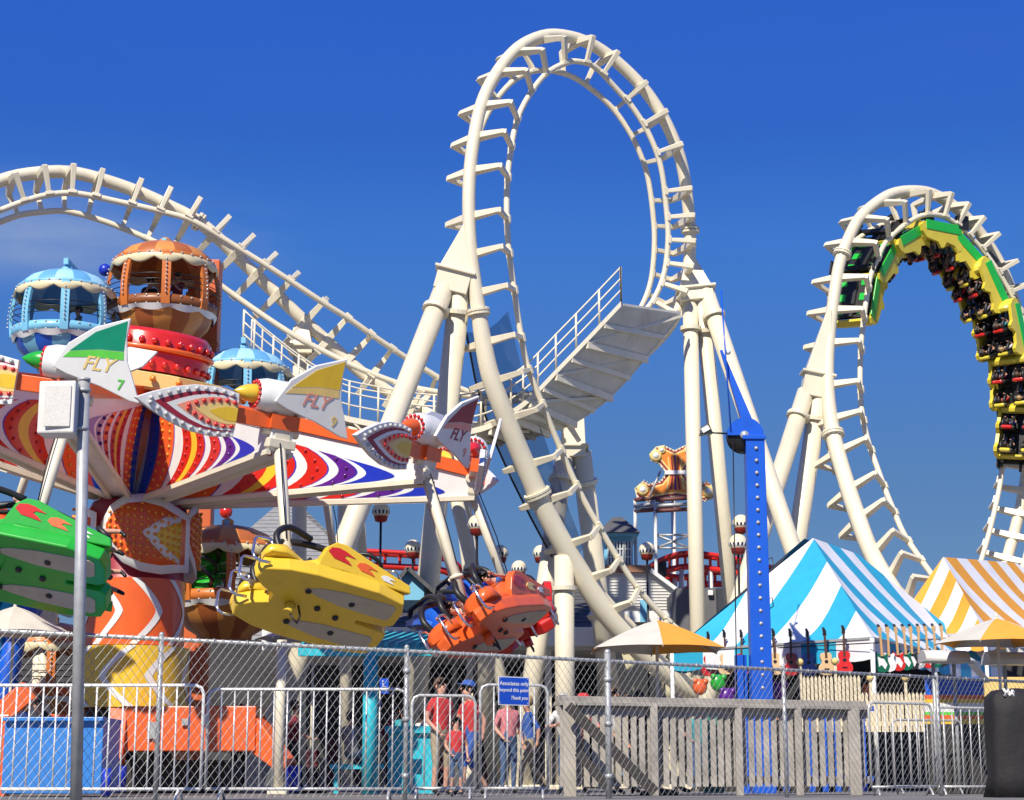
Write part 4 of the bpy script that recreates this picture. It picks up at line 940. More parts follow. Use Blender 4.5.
guit=[(708,634,gred,'red acoustic guitar leftmost under the striped valance'),(724,632,wood,'pale wooden acoustic guitar left of the blue mast'),(741,632,gred,'red acoustic guitar partly behind the blue mast'),(773,631,wood,'pale wooden acoustic guitar just right of the blue mast'),
 (790,631,gred,'dark red acoustic guitar between a pale and a blue one'),(807,631,gblue,'blue acoustic guitar hanging from the tent'),(824,630,wood,'pale acoustic guitar between the blue and the bright red one'),(843,628,mat('guitar_bright_red',(.70,.02,.02),.25,coat=.5),'bright red acoustic guitar nearest the tent corner')]
for px,py,c_,lb in guit:
    Yg=41.2-(px-692)/(872-692)*4.2; guitar(1,c_,P(px,py,Yg),lb,'acoustic guitars hanging from the tent',random.uniform(-2,2),.95)
eg=[(879,dgreen,'green'),(887,white,'pale'),(895,red,'red'),(903,dgreen,'green'),(910,black,'black'),(918,mat('guitar_silver',(.4,.4,.4),.3),'silver'),(925,red,'red'),(933,dgreen,'green'),(941,black,'black')]
place_=['nearest the tent corner','second from the tent corner','third from the tent corner','fourth from the tent corner','fifth from the tent corner','sixth from the tent corner','seventh from the tent corner','eighth from the tent corner','farthest from the tent corner']
for (px,c_,nm),pl in zip(eg,place_):
    def ez(t):
        q=EC.lerp(ER,t)-V((0,0,CH)); return 512+F*q.x/q.dot(FW)
    lo,hi=0,1
    for _ in range(30):
        md=(lo+hi)/2
        if ez(md)<px+2: lo=md
        else: hi=md
    Yg=EC.lerp(ER,lo).y-.35; guitar(0,mat('bottle_green',(.0,.12,.06),.3,coat=.4) if c_ is dgreen else c_,P(px,627-(px-879)*.02,Yg),nm+' electric guitar hanging '+pl,'electric guitars hanging from the tent',random.uniform(-3,3),.98)
# dark interior of the guitar stall
st=thing('guitar_stall','dark stall inside the blue striped tent with hanging rail','market stall',base(820,43))
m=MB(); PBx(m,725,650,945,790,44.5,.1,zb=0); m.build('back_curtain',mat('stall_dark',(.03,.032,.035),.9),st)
m=MB(); c0=P(692,652,41.3);c1_=P(872,643,37.3);c2_=P(962,637,47.2); m.tube([c0,c1_,c2_],.012,6); m.build('hanging_rail',blackm,st)
for px,py,r_,c_,nm in((700,687,.16,orange,'toy_flower'),(718,683,.17,green,'toy_hat'),(727,697,.18,purple,'toy_ball'),(786,672,.14,lyellow,'toy_duck'),(803,670,.10,lyellow,'toy_duck'),(868,690,.12,orange,'toy_fish'),(778,690,.2,purple,'toy_bag')):
    q_=P(px,py,39.6); MB().sph(q_,r_,10,7,sc=(1,.6,1.1)).sph(q_+V((r_*.7,-.03,r_*.7)),r_*.45,8,6).sph(q_+V((-r_*.6,-.03,r_*.8)),r_*.4,8,6).build(nm,c_,st)
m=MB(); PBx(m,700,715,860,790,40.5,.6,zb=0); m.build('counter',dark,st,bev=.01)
# ---------------------------------------------------------------- blue mast
mast=thing('blue_mast_ride','tall bright blue square mast with a row of bolts and a leaning beam','ride tower',base(754,35))
bb=mat('mast_blue',(.008,.10,.60),.35,coat=.3,dirt=((.01,.05,.3),2,.3))
t=P(753,440,35); w_=.37
m=MB(); rings=[]
for z,k in((0,1.12),(t.z,1.0)): rings.append([V((t.x+.02+x*w_/2*k,35+y*w_/2*k,z)) for x,y in((-1,-1),(1,-1),(1,1),(-1,1))])
m.loft(rings,sm=False); mm=m.build('mast',bb,mast,bev=.012)
MB().box((t.x,35,t.z+.02),(w_+.08,w_+.08,.08)).build('top_plate',bb,mm,bev=.01)
for k in range(int(t.z/.245)):
    MB().lathe([(0,.022),(.026,.02),(.038,0)],8,Matrix.Translation(V((t.x+.03,35-w_/2*(1.12-.12*(.2+k*.245)/t.z)-.002,t.z-.2-k*.245)))@Matrix.Rotation(PI/2,4,'X')).build('bolt',galv,mm)
sh_=P(744,436,35); Ms=Matrix.Translation(sh_+V((0,.1,0)))@Matrix.Rotation(PI/2,4,'X')
MB().lathe([(0,.14),(.32,.14),(.33,.10),(.27,.0),(.33,-.10),(.32,-.14),(0,-.14)],28,Ms).build('cable_sheave',blackm,mast)
pts=[(.36*math.cos(R(a)),.36*math.sin(R(a))) for a in range(0,181,12)]
for z in(-.2,.17): MB().prism([(p[0]+.02,p[1]) for p in pts],z,z+.03,Ms).build('sheave_guard',bb,mast)
MB().lathe([(0,.26),(.06,.25),(.09,.2)],10,Ms).build('axle_cap',galv,mast)
a=P(752,436,35.1); b_=P(721,350,35.1); MB().beam(a,b_,.24,.22,V((0,-1,0)),0,.05,.05).build('leaning_beam',bb,mast,bev=.01)
MB().sph(P(728,352,35),.06,8,6).build('beacon',white,mast)
MB().tube([P(731,432,34.9),P(721,290,34.9)],.016,6).build('hoist_cable',bb,mast)
MB().tube([P(733,440,34.9),P(737,704,34.9)],.012,6).build('hoist_cable',blackm,mast)
m=MB(); PBx(m,736,655,748,705,35.4,.3,zb=0); PBx(m,765,655,769,705,35.4,.3,zb=0)
m.build('guide_frame',bb,mast)
for k,y in enumerate((560,600,640,668)):
    p=P(767,y,35.1); MB().tube([p,p+V((.10,0,.05)),p+V((.12,0,-.12)),p+V((0,0,-.2))],.012,5).build('cable_tie',blackm,mast)
fl=thing('flood_lamp','small black flood lamp on a thin arm left of the blue mast head','flood lamp',tuple(P(708,430,34.9)))
p=P(706,431,34.9); MB().loft([[p+V((x*.13,y*.1,z*.09)) for x,y,z in((-1,-1,-1),(1,-1,-.6),(1,1,-.6),(-1,1,-1))],[p+V((x*.08,y*.07,z*.1+.13)) for x,y,z in((-1.2,-1,-.6),(.6,-1,.2),(.6,1,.2),(-1.2,1,-.6))]],sm=False).build('lamp_housing',blackm,fl,bev=.01)
MB().tube([p+V((.05,0,-.03)),P(733,434,34.95)],.018,6).build('lamp_arm',blackm,fl)
MB().box(p+V((-.02,-.11,.02)),(.16,.01,.10),Matrix.Rotation(R(-30),3,'Y')).build('lamp_glass',white,fl)
# ================================================================ chain-link fence
def FY(px): return 1/(.05021-1.669e-5*px)
FH=1.85
def FP(px,z): return G(px,FY(px),z)
fn=thing('chain_link_fence','galvanised chain link fence running across the whole front','fence',FP(400,0))
FA=FP(-60,0);FB=FP(1090,0); FD=(FB-FA); FL=FD.length; fu=FD/FL
def sag(s): return 0
posts=[-85,155,405,609,787,942,1083]
MB().tube([FA+V((0,0,FH)),FB+V((0,0,FH))],.024,8).build('top_rail',galv,fn)
for px in posts:
    q=FP(px,0); rr=.042 if px in(609,) else .03
    MB().tube([q,q+V((0,0,FH+(.12 if px==609 else .05)))],rr,12).sph(q+V((0,0,FH+(.12 if px==609 else .05))),rr*1.1,10,6).build('post',galv,fn)
    if px in(405,609):
        m=MB()
        for z in(.3,1.0,1.6): m.tube([q+V((0,0,z-.03)),q+V((0,0,z+.03))],rr+.014,12)
        m.build('tension_band',galv,fn)
m=MB(); k=int(FL/3.3)
for i in range(0,int(FL/.45)): q=FA+fu*(i*.45)+V((0,0,FH)); m.tube([q-V((0,.03,.03)),q+V((0,-.03,.03)),q+V((0,.03,.02))],.008,4)
m.build('wire_ties',galvw,fn)
m=MB(); sp=.105; zb=.04; zt=FH+.03; hgt=zt-zb; run=hgt/1.25; nrm=V((-fu.y,fu.x,0))
i=-run
d=.010
def wire(a,b):
    T=(b-a).normalized(); S=T.cross(nrm).normalized(); r=.0027
    vs=[]
    for p in(a,b):
        for q in(S*r,-S*r*.5+nrm*r,-S*r*.5-nrm*r): vs.append(p+q)
    m.add(vs,[(0,1,4,3),(1,2,5,4),(2,0,3,5)])
while i<FL:
    for sg,o in((1,.003),(-1,-.003)):
        s0,z0=i,(zb if sg>0 else zt); s1,z1=i+run,(zt if sg>0 else zb)
        if s0<0: f=-s0/run; s0=0; z0=z0+(z1-z0)*f
        if s1>FL: f=(FL-s0)/(s1-s0); s1=FL; z1=z0+(z1-z0)*f
        if s1>s0: wire(FA+fu*s0+V((0,0,z0))+nrm*(o-.03),FA+fu*s1+V((0,0,z1))+nrm*(o-.03))
    i+=sp
m.build('wire_mesh',mat('zinc_wire',(.33,.33,.32),.5,.3),fn,fix=False)
# blue sign
sg=thing('warning_sign','blue sign with white writing hung on the chain link fence','sign',FP(514,1.2))
y0=FY(514)-.10; c=P(514,691,y0); yaw=math.atan2(fu.y,fu.x)
MS=Matrix.Translation(c)@Matrix.Rotation(yaw,4,'Z')@Matrix.Rotation(PI/2,4,'X')
sw=38*y0/1800; shh=28*y0/1800
MB().prism([(-sw/2,-shh/2),(sw/2,-shh/2),(sw/2,shh/2),(-sw/2,shh/2)],-.006,0,MS).build('board',white,sg)
MB().prism([(-sw/2+.012,-shh/2+.012),(sw/2-.012,-shh/2+.012),(sw/2-.012,shh/2-.012),(-sw/2+.012,shh/2-.012)],.0,.002,MS).build('blue_face',mat('sign_blue',(.01,.08,.55),.4),sg)
for tx,yy,sz,xx,sh2 in(('Associates only',.095,.075,0,0),('beyond this point',.01,.068,0,0),('Thank you',-.09,.066,.08,.3)): textmesh(tx,sz,MS@Matrix.Translation(V((xx,yy,.004))),white,sg,'lettering',.001,shear=sh2)
for x in(-1,1):
    for y in(-1,1): MB().sph(MS@V((x*(sw/2-.03),y*(shh/2-.03),.004)),.008,6,4).build('screw',galv,sg)
# light pole with loudspeaker box
lp=thing('speaker_pole','galvanised pole carrying a white loudspeaker box at the left','pole',G(76,20.3))
MB().tube([G(76,20.3),V((P(84,381,20.3).x,20.3,P(84,381,20.3).z))],.066,20).build('pole',galv,lp)
q=P(84,381,20.3); qq=V((q.x-.02,0,0))
MB().tube([V((qq.x+.02,20.3,q.z)),V((qq.x+.02,20.3,q.z+.03))],.075,20).build('cap',galv,lp)
m=MB(); a=P(60,411,20.25); m.loft([[a+V((x*.215,y*.19,z)) for x,y in((-1,-.8),(1,-1),(1,1),(-1,1))] for z in(-.29,-.25,.30,.32)],sm=False); bx=m.build('speaker_box',mat('speaker_white',(.72,.70,.66),.45,dirt=((.35,.32,.28),3,.3)),lp,bev=.03)
MB().box(a+V((.02,-.195,.02)),(.30,.02,.48)).build('speaker_grille',mat('speaker_front',(.66,.64,.60),.6,var=.12,scale=40),bx,bev=.008)
for z in(-.2,.25): MB().tube([V((qq.x+.02,20.3,a.z+z-.02)),V((qq.x+.02,20.3,a.z+z+.02))],.085,16).beam(V((qq.x-.08,20.3,a.z+z)),a+V((.15,0,z)),.05,.03).build('clamp',galv,lp)
# ---------------------------------------------------------------- steel crowd barriers
def barrier(x0,x1,Y0,Y1,h,label,col=white,n=None,round_=True):
    a=G(x0,Y0,0);b=G(x1,Y1,0); L_=(b-a).length; u=(b-a)/L_
    root=thing('crowd_barrier',label,'barrier',tuple((a+b)/2),'steel crowd barriers'); zb=.14; r=.10
    pts=[a+V((0,0,zb)),a+V((0,0,h-r)),a+u*r*.3+V((0,0,h-r*.3)),a+u*r+V((0,0,h)),b-u*r+V((0,0,h)),b-u*r*.3+V((0,0,h-r*.3)),b+V((0,0,h-r)),b+V((0,0,zb))]
    MB().tube(pts,.021,8).build('frame',col,root)
    MB().tube([a+V((0,0,zb)),b+V((0,0,zb))],.021,8).build('bottom_rail',col,root)
    n=n or max(3,int(L_/.165))
    for k in range(1,n): q=a+u*(L_*k/n); MB().tube([q+V((0,0,zb)),q+V((0,0,h))],.0115,6).build('bar',col,root)
    for t in(.08,.92):
        q=a+u*L_*t; MB().tube([q+V((0,-.25,.0)),q+V((0,-.2,.05)),q+V((0,0,zb)),q+V((0,.2,.05)),q+V((0,.25,.0))],.018,6).build('foot',col,root)
barw=mat('barrier_paint',(.62,.62,.60),.4,.3)
barrier(-70,200,22.6,22.6,1.40,'white crowd barrier at the left in front of the blue box',white)
barrier(205,405,23.2,23.2,1.38,'grey crowd barrier in front of the orange outrigger and the dark arcade',barw)
barrier(411,475,24.4,24.6,1.36,'narrow grey crowd barrier left of the blue sign',barw)
barrier(480,548,24.8,25,1.52,'narrow tall barrier gate behind the blue sign',barw)
barrier(872,935,29.5,30.2,1.48,'grey crowd barrier before the picket fence at the right',barw)
barrier(938,1000,31,31.5,1.46,'grey crowd barrier leaning by the black covered stack',barw)
barrier(895,965,32.6,33,1.3,'grey crowd barrier standing farther back at the right',galv)
# ---------------------------------------------------------------- wooden fence and ramp rail
wd=mat('weathered_wood',(.37,.34,.30),.85,var=.3,scale=3,bump=.4,bs=30,dirt=((.12,.10,.09),2,.6)); wdl=mat('pale_old_wood',(.40,.36,.30),.8,var=.2,scale=3,bump=.3)
wf=thing('wooden_fence','weathered grey wooden fence with upright boards and a wide top rail','fence',base(715,29.5))
x=563; k=0
wr=random.Random(3)
while x<868:
    Yw=29+(x-560)/308*2; a=G(x,Yw,0); h=1.30 if x<680 else 1.28
    m=MB(); m.box((a.x,Yw,.12+h/2),(.092,.025,h-.05)); 
    c_=wdl if (582<x<655 and wr.random()<.4) else wd
    m.build('board',c_,wf); x+=wr.choice([7.4,7.8,8.3])
a=G(558,29.1,0);b=G(870,31.1,0)
for z,wd_,ht,dy in((1.44,.34,.06,-.05),(1.52,.10,.10,.12),(1.34,.05,.14,-.06),(.25,.05,.12,.03)): m=MB().beam(a+V((0,dy,z)),b+V((0,dy,z)),wd_,ht).build('rail',wd,wf,bev=.008)
for px in(570,655,740,800,856): 
    Yw=29+(px-560)/308*2; a=G(px,Yw-.09,0); w_=.2 if px in(570,856) else .12; MB().box((a.x,Yw-.12,.72),(w_,.10,1.44 if px!=570 else 1.5)).build('post',wdl if px==570 else wd,wf,bev=.01)
a=P(568,706,28.6);b=P(655,792,28.6); MB().beam(a,b,.09,.16,V((0,0,1))).build('diagonal_brace',mat('dark_wood',(.035,.03,.027),.8),wf)
a=P(578,752,28.5);b=P(610,790,28.5); MB().beam(a,b,.09,.14,V((0,0,1))).build('diagonal_brace',mat('dark_wood',(.035,.03,.027),.8),wf)
# blue hoarding behind the fence
bh=thing('blue_hoarding','bright blue slatted hoarding behind the right end of the wooden fence','hoarding',base(820,32.5))
for x in range(768,872,13):
    m=MB(); PBx(m,x,702,x+8.5,786,32.5,.05,zb=.05); m.build('slat',bb,bh)
m=MB(); PBx(m,764,706,874,711,32.56,.05); PBx(m,764,776,874,781,32.56,.05); m.build('rails',bb,bh)
gp=thing('green_panel','dull green board standing behind the middle of the wooden fence','board',base(715,33)); m=MB(); PBx(m,702,712,724,788,33,.05,zb=.02); m.build('panel',mat('sea_green',(.05,.24,.17),.6),gp)
MB().box(P(713,790,33.1)+V((0,0,.1)),(.5,.3,.08)).build('foot',dark,gp)
# picket fence of the stall
pkm=mat('picket_cream',(.76,.66,.46),.55,dirt=((.4,.33,.2),3,.3))
pk=thing('picket_fence','cream picket fence round the guitar stall','fence',base(860,36.5))
for i in range(34):
    px=800+i*3.9; Yp=37-(px-800)*.008; a=P(px,(676-(px-800)*.02 if px<860 else 692)+ (0 if i%9 else -12),Yp)
    m=MB(); 
    zb_=P(px,732,Yp).z; m.prism([(-.028,zb_),(.028,zb_),(.028,a.z-.06),(0,a.z),(-.028,a.z-.06)],-.012,.012,Matrix.Translation(V((a.x,Yp,0)))@Matrix.Rotation(PI/2,4,'X')); m.build('picket',pkm,pk)
    if i%9==0: MB().sph(a+V((0,0,.04)),.075,10,6).build('post_ball',lyellow,pk)
for y_ in(1.35,1.75): a=G(799,37.05,y_);b=G(932,36.0,y_); MB().beam(a,b,.04,.09).build('rail',pkm,pk)
# striped booth
bo=thing('striped_booth','blue booth panel with orange, yellow and white stripes at the right','booth',base(955,33.5))
Yb=33.5
def bandp(y0,y1,c_,x0=925,x1=984,dy=0): 
    m=MB(); PBx(m,x0,y0,x1,y1,Yb+dy,.05); m.build('painted_band',c_,bo)
bandp(677,695,bb);bandp(695,699,orange);bandp(699,703,yellow);bandp(703,712,white);bandp(712,715,lime);bandp(715,719,orange);bandp(719,724,yellow)
m=MB(); PBx(m,925,724,984,770,Yb,.1,zb=.0); m.build('booth_base',dark,bo)
m=MB(); PBx(m,984,677,1040,720,Yb+.4,.1); m.build('side_panel',lyellow,bo)
def awn(label,x0,x1,y,Y,r):
    root=thing('rolled_awning',label,'awning',base((x0+x1)/2,Y),'rolled white awnings'); a=P(x0,y,Y);b=P(x1,y+1,Y-.2)
    m=MB(); n=10; prof=[(r*math.cos(t),r*.62*math.sin(t)) for t in [PI*k/8 for k in range(9)]]
    m.loft([[p+V((dx,yy,zz)) for yy,zz in prof] for p,dx in((a,0),(b,.0))],sm=True)
    m.build('awning_shell',mat('awning_white',(.64,.62,.57),.5),root)
    MB().beam(b+V((0,-r,-.02)),b+V((.35,-r*.2,-.34)),.12,.05).build('end_flap',white,root)
    for t in(.25,.72): q=a.lerp(b,t); MB().tube([q-V((0,0,.02)),V((q.x,q.y,0))],.035,8).build('strut',galv,root)
awn('rolled white awning above the striped booth',922,966,662,33.2,.36)
awn('rolled white awning at the far right edge',986,1060,664,33,.36)
# black covered stack
bk=thing('covered_stack','tall stack under a wrinkled black cover tied with white rope at the right edge','covered stack',base(1008,27))
m=MB(); rings=[]; cx=G(1021,27,0).x
for z,wx,wy in((0,.50,.36),(.3,.46,.34),(.8,.44,.33),(1.2,.45,.33),(1.45,.42,.30),(1.55,.33,.2),(1.58,.05,.05)):
    rings.append([V((cx+wx*math.copysign(abs(math.cos(t))**.6,math.cos(t))*(1+.05*math.sin(5*t+z*9)),27+wy*math.copysign(abs(math.sin(t))**.6,math.sin(t))*(1+.06*math.cos(7*t-z*5)),z)) for t in [2*PI*k/40 for k in range(40)]])
m.loft(rings); m.build('black_cover',mat('black_tarp',(.012,.011,.012),.75,bump=.6,bs=8),bk)
MB().tube([V((cx-.25+.03*math.sin(k*2.3),26.7,1.5+.06*math.cos(k*1.9))) + V((k*.02,0,0)) for k in range(9)],.02,6).build('rope',white,bk)
# teal pavilion
tp=thing('teal_canopy','turquoise timber canopy with slanting rafters on a round post','canopy',base(372,34))
m=MB(); PBx(m,298,647,432,656,34,.14); m.build('front_beam',teal,tp,bev=.01)
for i in range(13):
    px=302+i*10.5; a=P(px,646,34.05); MB().beam(a,a+V((.55,2.2,.42)),.06,.12).build('rafter',teal,tp)
a=P(371,655,34.1); MB().tube([V((a.x,a.y,0)),V((a.x,a.y,a.z))],.14,14).build('post',teal,tp)
a=P(435,655,36); 
m=MB(); PBx(m,385,726,440,733,35,.5); PBx(m,388,733,437,775,35.1,.4,zb=0); m.build('counter',teal,tp)
m=MB(); PBx(m,330,764,382,769,34.6,.5); PBx(m,334,769,338,786,34.7,.3,zb=0); PBx(m,374,769,378,786,34.7,.3,zb=0); m.build('bench',teal,tp)
ps=thing('parking_sign','small blue access sign on the turquoise post','sign',tuple(P(384,686,33.7)))
Mp=Matrix.Translation(P(384,686,33.7))@Matrix.Rotation(PI/2,4,'X')
MB().prism([(-.085,-.14),(.085,-.14),(.085,.14),(-.085,.14)],-.008,0,Mp).build('plate',mat('sign_blue',(.01,.08,.55),.4),ps)
MB().tube([Mp@V((-.02,.06,.01)),Mp@V((-.015,-.01,.01)),Mp@V((.03,-.01,.01)),Mp@V((.045,-.07,.01))],.01,5).sph(Mp@V((-.02,.085,.01)),.016,6,4).build('symbol',white,ps)
wp=thing('slim_post','slim white post before the dark arcade left of the teal canopy','post',base(282,33))
a=P(282,640,33); MB().tube([V((a.x,33,0)),V((a.x,33,a.z))],.09,12).build('shaft',cream2,wp); MB().box((a.x,33,.04),(.35,.35,.08)).build('foot',cream2,wp,bev=.01)
# left corner
bl=thing('blue_box','big plain blue metal box behind the left barrier','box',base(58,27.5))
m=MB(); PBx(m,5,720,101,785,27.5,1.2,zb=.05); m.build('shell',mat('box_blue',(.04,.22,.62),.4,var=.06,dirt=((.03,.1,.3),2,.3)),bl,bev=.015)
m=MB(); PBx(m,3,717,103,721,27.4,1.35); m.build('lid',mat('box_blue',(.04,.22,.62),.4),bl,bev=.01)
PP=P(108,784,27.3); MB().tube([V((PP.x,27.2,.02)),V((PP.x,27.2,.42))],.07,12).build('corner_drum',royal,bl)
eb=thing('sloping_beam','bright orange sloping steel frame at the left edge','steel frame',base(8,29))
MB().beam(P(-30,740,29.3),P(30,690,29.3),.2,.34,V((0,0,1))).build('sloping_member',orange,eb,bev=.01)
m=MB(); PBx(m,-20,715,5,780,29.0,.3,zb=0); m.build('upright',orange,eb,bev=.01)
bs_=thing('blue_slide','teal and blue tubes leaning at the far left edge','tubes',base(5,40))
for o,c_ in((0,teal),(.45,bb),(-.5,teal)): MB().tube([P(22,590,40)+V((o,0,0)),P(-6,640,39.5)+V((o,0,0)),V((P(-30,700,39).x+o,39,0))],.24,14).build('tube',c_,bs_)

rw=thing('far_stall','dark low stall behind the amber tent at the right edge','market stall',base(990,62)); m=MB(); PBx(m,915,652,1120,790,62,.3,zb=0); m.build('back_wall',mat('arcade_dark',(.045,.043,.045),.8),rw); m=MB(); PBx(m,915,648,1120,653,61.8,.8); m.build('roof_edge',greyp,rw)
# ================================================================ people
skinm=mat('skin_fair',(.58,.30,.20),.55,var=.06); skin2=mat('skin_tan',(.38,.19,.12),.55,var=.06)
eyem=mat('eye_dark',(.02,.015,.012),.3); hairs={'dark':mat('hair_dark',(.018,.012,.01),.6),'brown':mat('hair_brown',(.09,.045,.02),.6),'grey':mat('hair_grey',(.42,.40,.38),.6),'blond':mat('hair_blond',(.42,.28,.12),.6)}
def skeleton(pose):
    J={}
    if pose=='stand':
        J=dict(pelvis=(0,0,.95,.15),belly=(0,0,1.08,.145),chest=(0,.0,1.30,.165),neck=(0,.0,1.47,.06),jaw=(0,-.025,1.56,.075),head=(0,-.005,1.66,.098),
         shL=(.17,0,1.40,.072),elL=(.25,.03,1.14,.045),wrL=(.24,-.08,.92,.03),haL=(.235,-.12,.84,.034),
         shR=(-.17,0,1.40,.072),elR=(-.25,.03,1.14,.045),wrR=(-.20,-.16,.98,.03),haR=(-.18,-.22,.93,.034),
         hipL=(.095,0,.88,.105),knL=(.11,-.02,.49,.062),anL=(.12,.02,.10,.042),toL=(.14,-.13,.035,.035),
         hipR=(-.095,0,.88,.105),knR=(-.11,-.04,.49,.062),anR=(-.12,.0,.10,.042),toR=(-.14,-.15,.035,.035))
    elif pose=='walk':
        J=dict(pelvis=(0,0,.93,.15),belly=(0,-.01,1.06,.145),chest=(0,-.03,1.28,.165),neck=(0,-.04,1.45,.06),jaw=(0,-.075,1.54,.075),head=(0,-.055,1.64,.098),
         shL=(.17,-.03,1.38,.072),elL=(.24,.12,1.15,.045),wrL=(.22,.10,.92,.03),haL=(.21,.08,.84,.034),
         shR=(-.17,-.03,1.38,.072),elR=(-.24,-.10,1.14,.045),wrR=(-.19,-.30,1.04,.03),haR=(-.17,-.37,1.02,.034),
         hipL=(.095,0,.86,.105),knL=(.10,-.16,.50,.062),anL=(.11,-.20,.10,.042),toL=(.12,-.35,.04,.035),
         hipR=(-.095,0,.86,.105),knR=(-.10,.06,.48,.062),anR=(-.10,.34,.16,.042),toR=(-.11,.26,.04,.035))
    elif pose=='lean':   # leaning forward on a rail
        J=dict(pelvis=(0,.18,.93,.15),belly=(0,.12,1.06,.145),chest=(0,-.02,1.24,.165),neck=(0,-.12,1.38,.06),jaw=(0,-.19,1.45,.075),head=(0,-.19,1.55,.098),
         shL=(.17,-.06,1.32,.072),elL=(.28,-.20,1.10,.045),wrL=(.12,-.38,1.10,.03),haL=(.05,-.42,1.10,.034),
         shR=(-.17,-.06,1.32,.072),elR=(-.28,-.20,1.10,.045),wrR=(-.12,-.38,1.12,.03),haR=(-.05,-.43,1.13,.034),
         hipL=(.095,.16,.86,.105),knL=(.11,.06,.49,.062),anL=(.12,.10,.10,.042),toL=(.14,-.05,.035,.035),
         hipR=(-.095,.16,.86,.105),knR=(-.11,.14,.49,.062),anR=(-.12,.18,.10,.042),toR=(-.14,.03,.035,.035))
    elif pose=='seat':   # origin below the hips on the seat
        J=dict(pelvis=(0,0,.12,.15),belly=(0,.03,.24,.14),chest=(0,.06,.46,.165),neck=(0,.05,.63,.06),jaw=(0,.02,.71,.075),head=(0,.03,.80,.098),
         shL=(.17,.06,.56,.072),elL=(.24,-.08,.34,.045),wrL=(.14,-.24,.48,.03),haL=(.12,-.24,.56,.034),
         shR=(-.17,.06,.56,.072),elR=(-.24,-.08,.34,.045),wrR=(-.14,-.24,.48,.03),haR=(-.12,-.24,.56,.034),
         hipL=(.10,-.04,.10,.10),knL=(.13,-.44,.18,.062),anL=(.13,-.52,-.22,.042),toL=(.14,-.66,-.28,.035),
         hipR=(-.10,-.04,.10,.10),knR=(-.13,-.44,.18,.062),anR=(-.13,-.52,-.22,.042),toR=(-.14,-.66,-.28,.035))
    elif pose=='prone':  # lying chest down, head towards -y, origin under the belly
        J=dict(pelvis=(0,.22,.10,.14),belly=(0,.06,.11,.135),chest=(0,-.16,.14,.155),neck=(0,-.34,.22,.06),jaw=(0,-.43,.22,.075),head=(0,-.46,.31,.098),
         shL=(.17,-.24,.14,.07),elL=(.30,-.34,.10,.045),wrL=(.26,-.58,.16,.03),haL=(.24,-.66,.20,.034),
         shR=(-.17,-.24,.14,.07),elR=(-.30,-.34,.10,.045),wrR=(-.26,-.58,.16,.03),haR=(-.24,-.66,.20,.034),
         hipL=(.09,.28,.08,.10),knL=(.12,.66,.02,.06),anL=(.13,1.05,.12,.042),toL=(.14,1.16,.02,.035),
         hipR=(-.09,.28,.08,.10),knR=(-.13,.66,.0,.06),anR=(-.16,1.04,-.04,.042),toR=(-.17,1.17,-.08,.035))
    return J
BONES=[('pelvis','belly'),('belly','chest'),('chest','neck'),('neck','jaw'),('jaw','head')]
for s_ in 'LR': BONES+=[('chest','sh'+s_),('sh'+s_,'el'+s_),('el'+s_,'wr'+s_),('wr'+s_,'ha'+s_),('pelvis','hip'+s_),('hip'+s_,'kn'+s_),('kn'+s_,'an'+s_),('an'+s_,'to'+s_)]
BODY={}
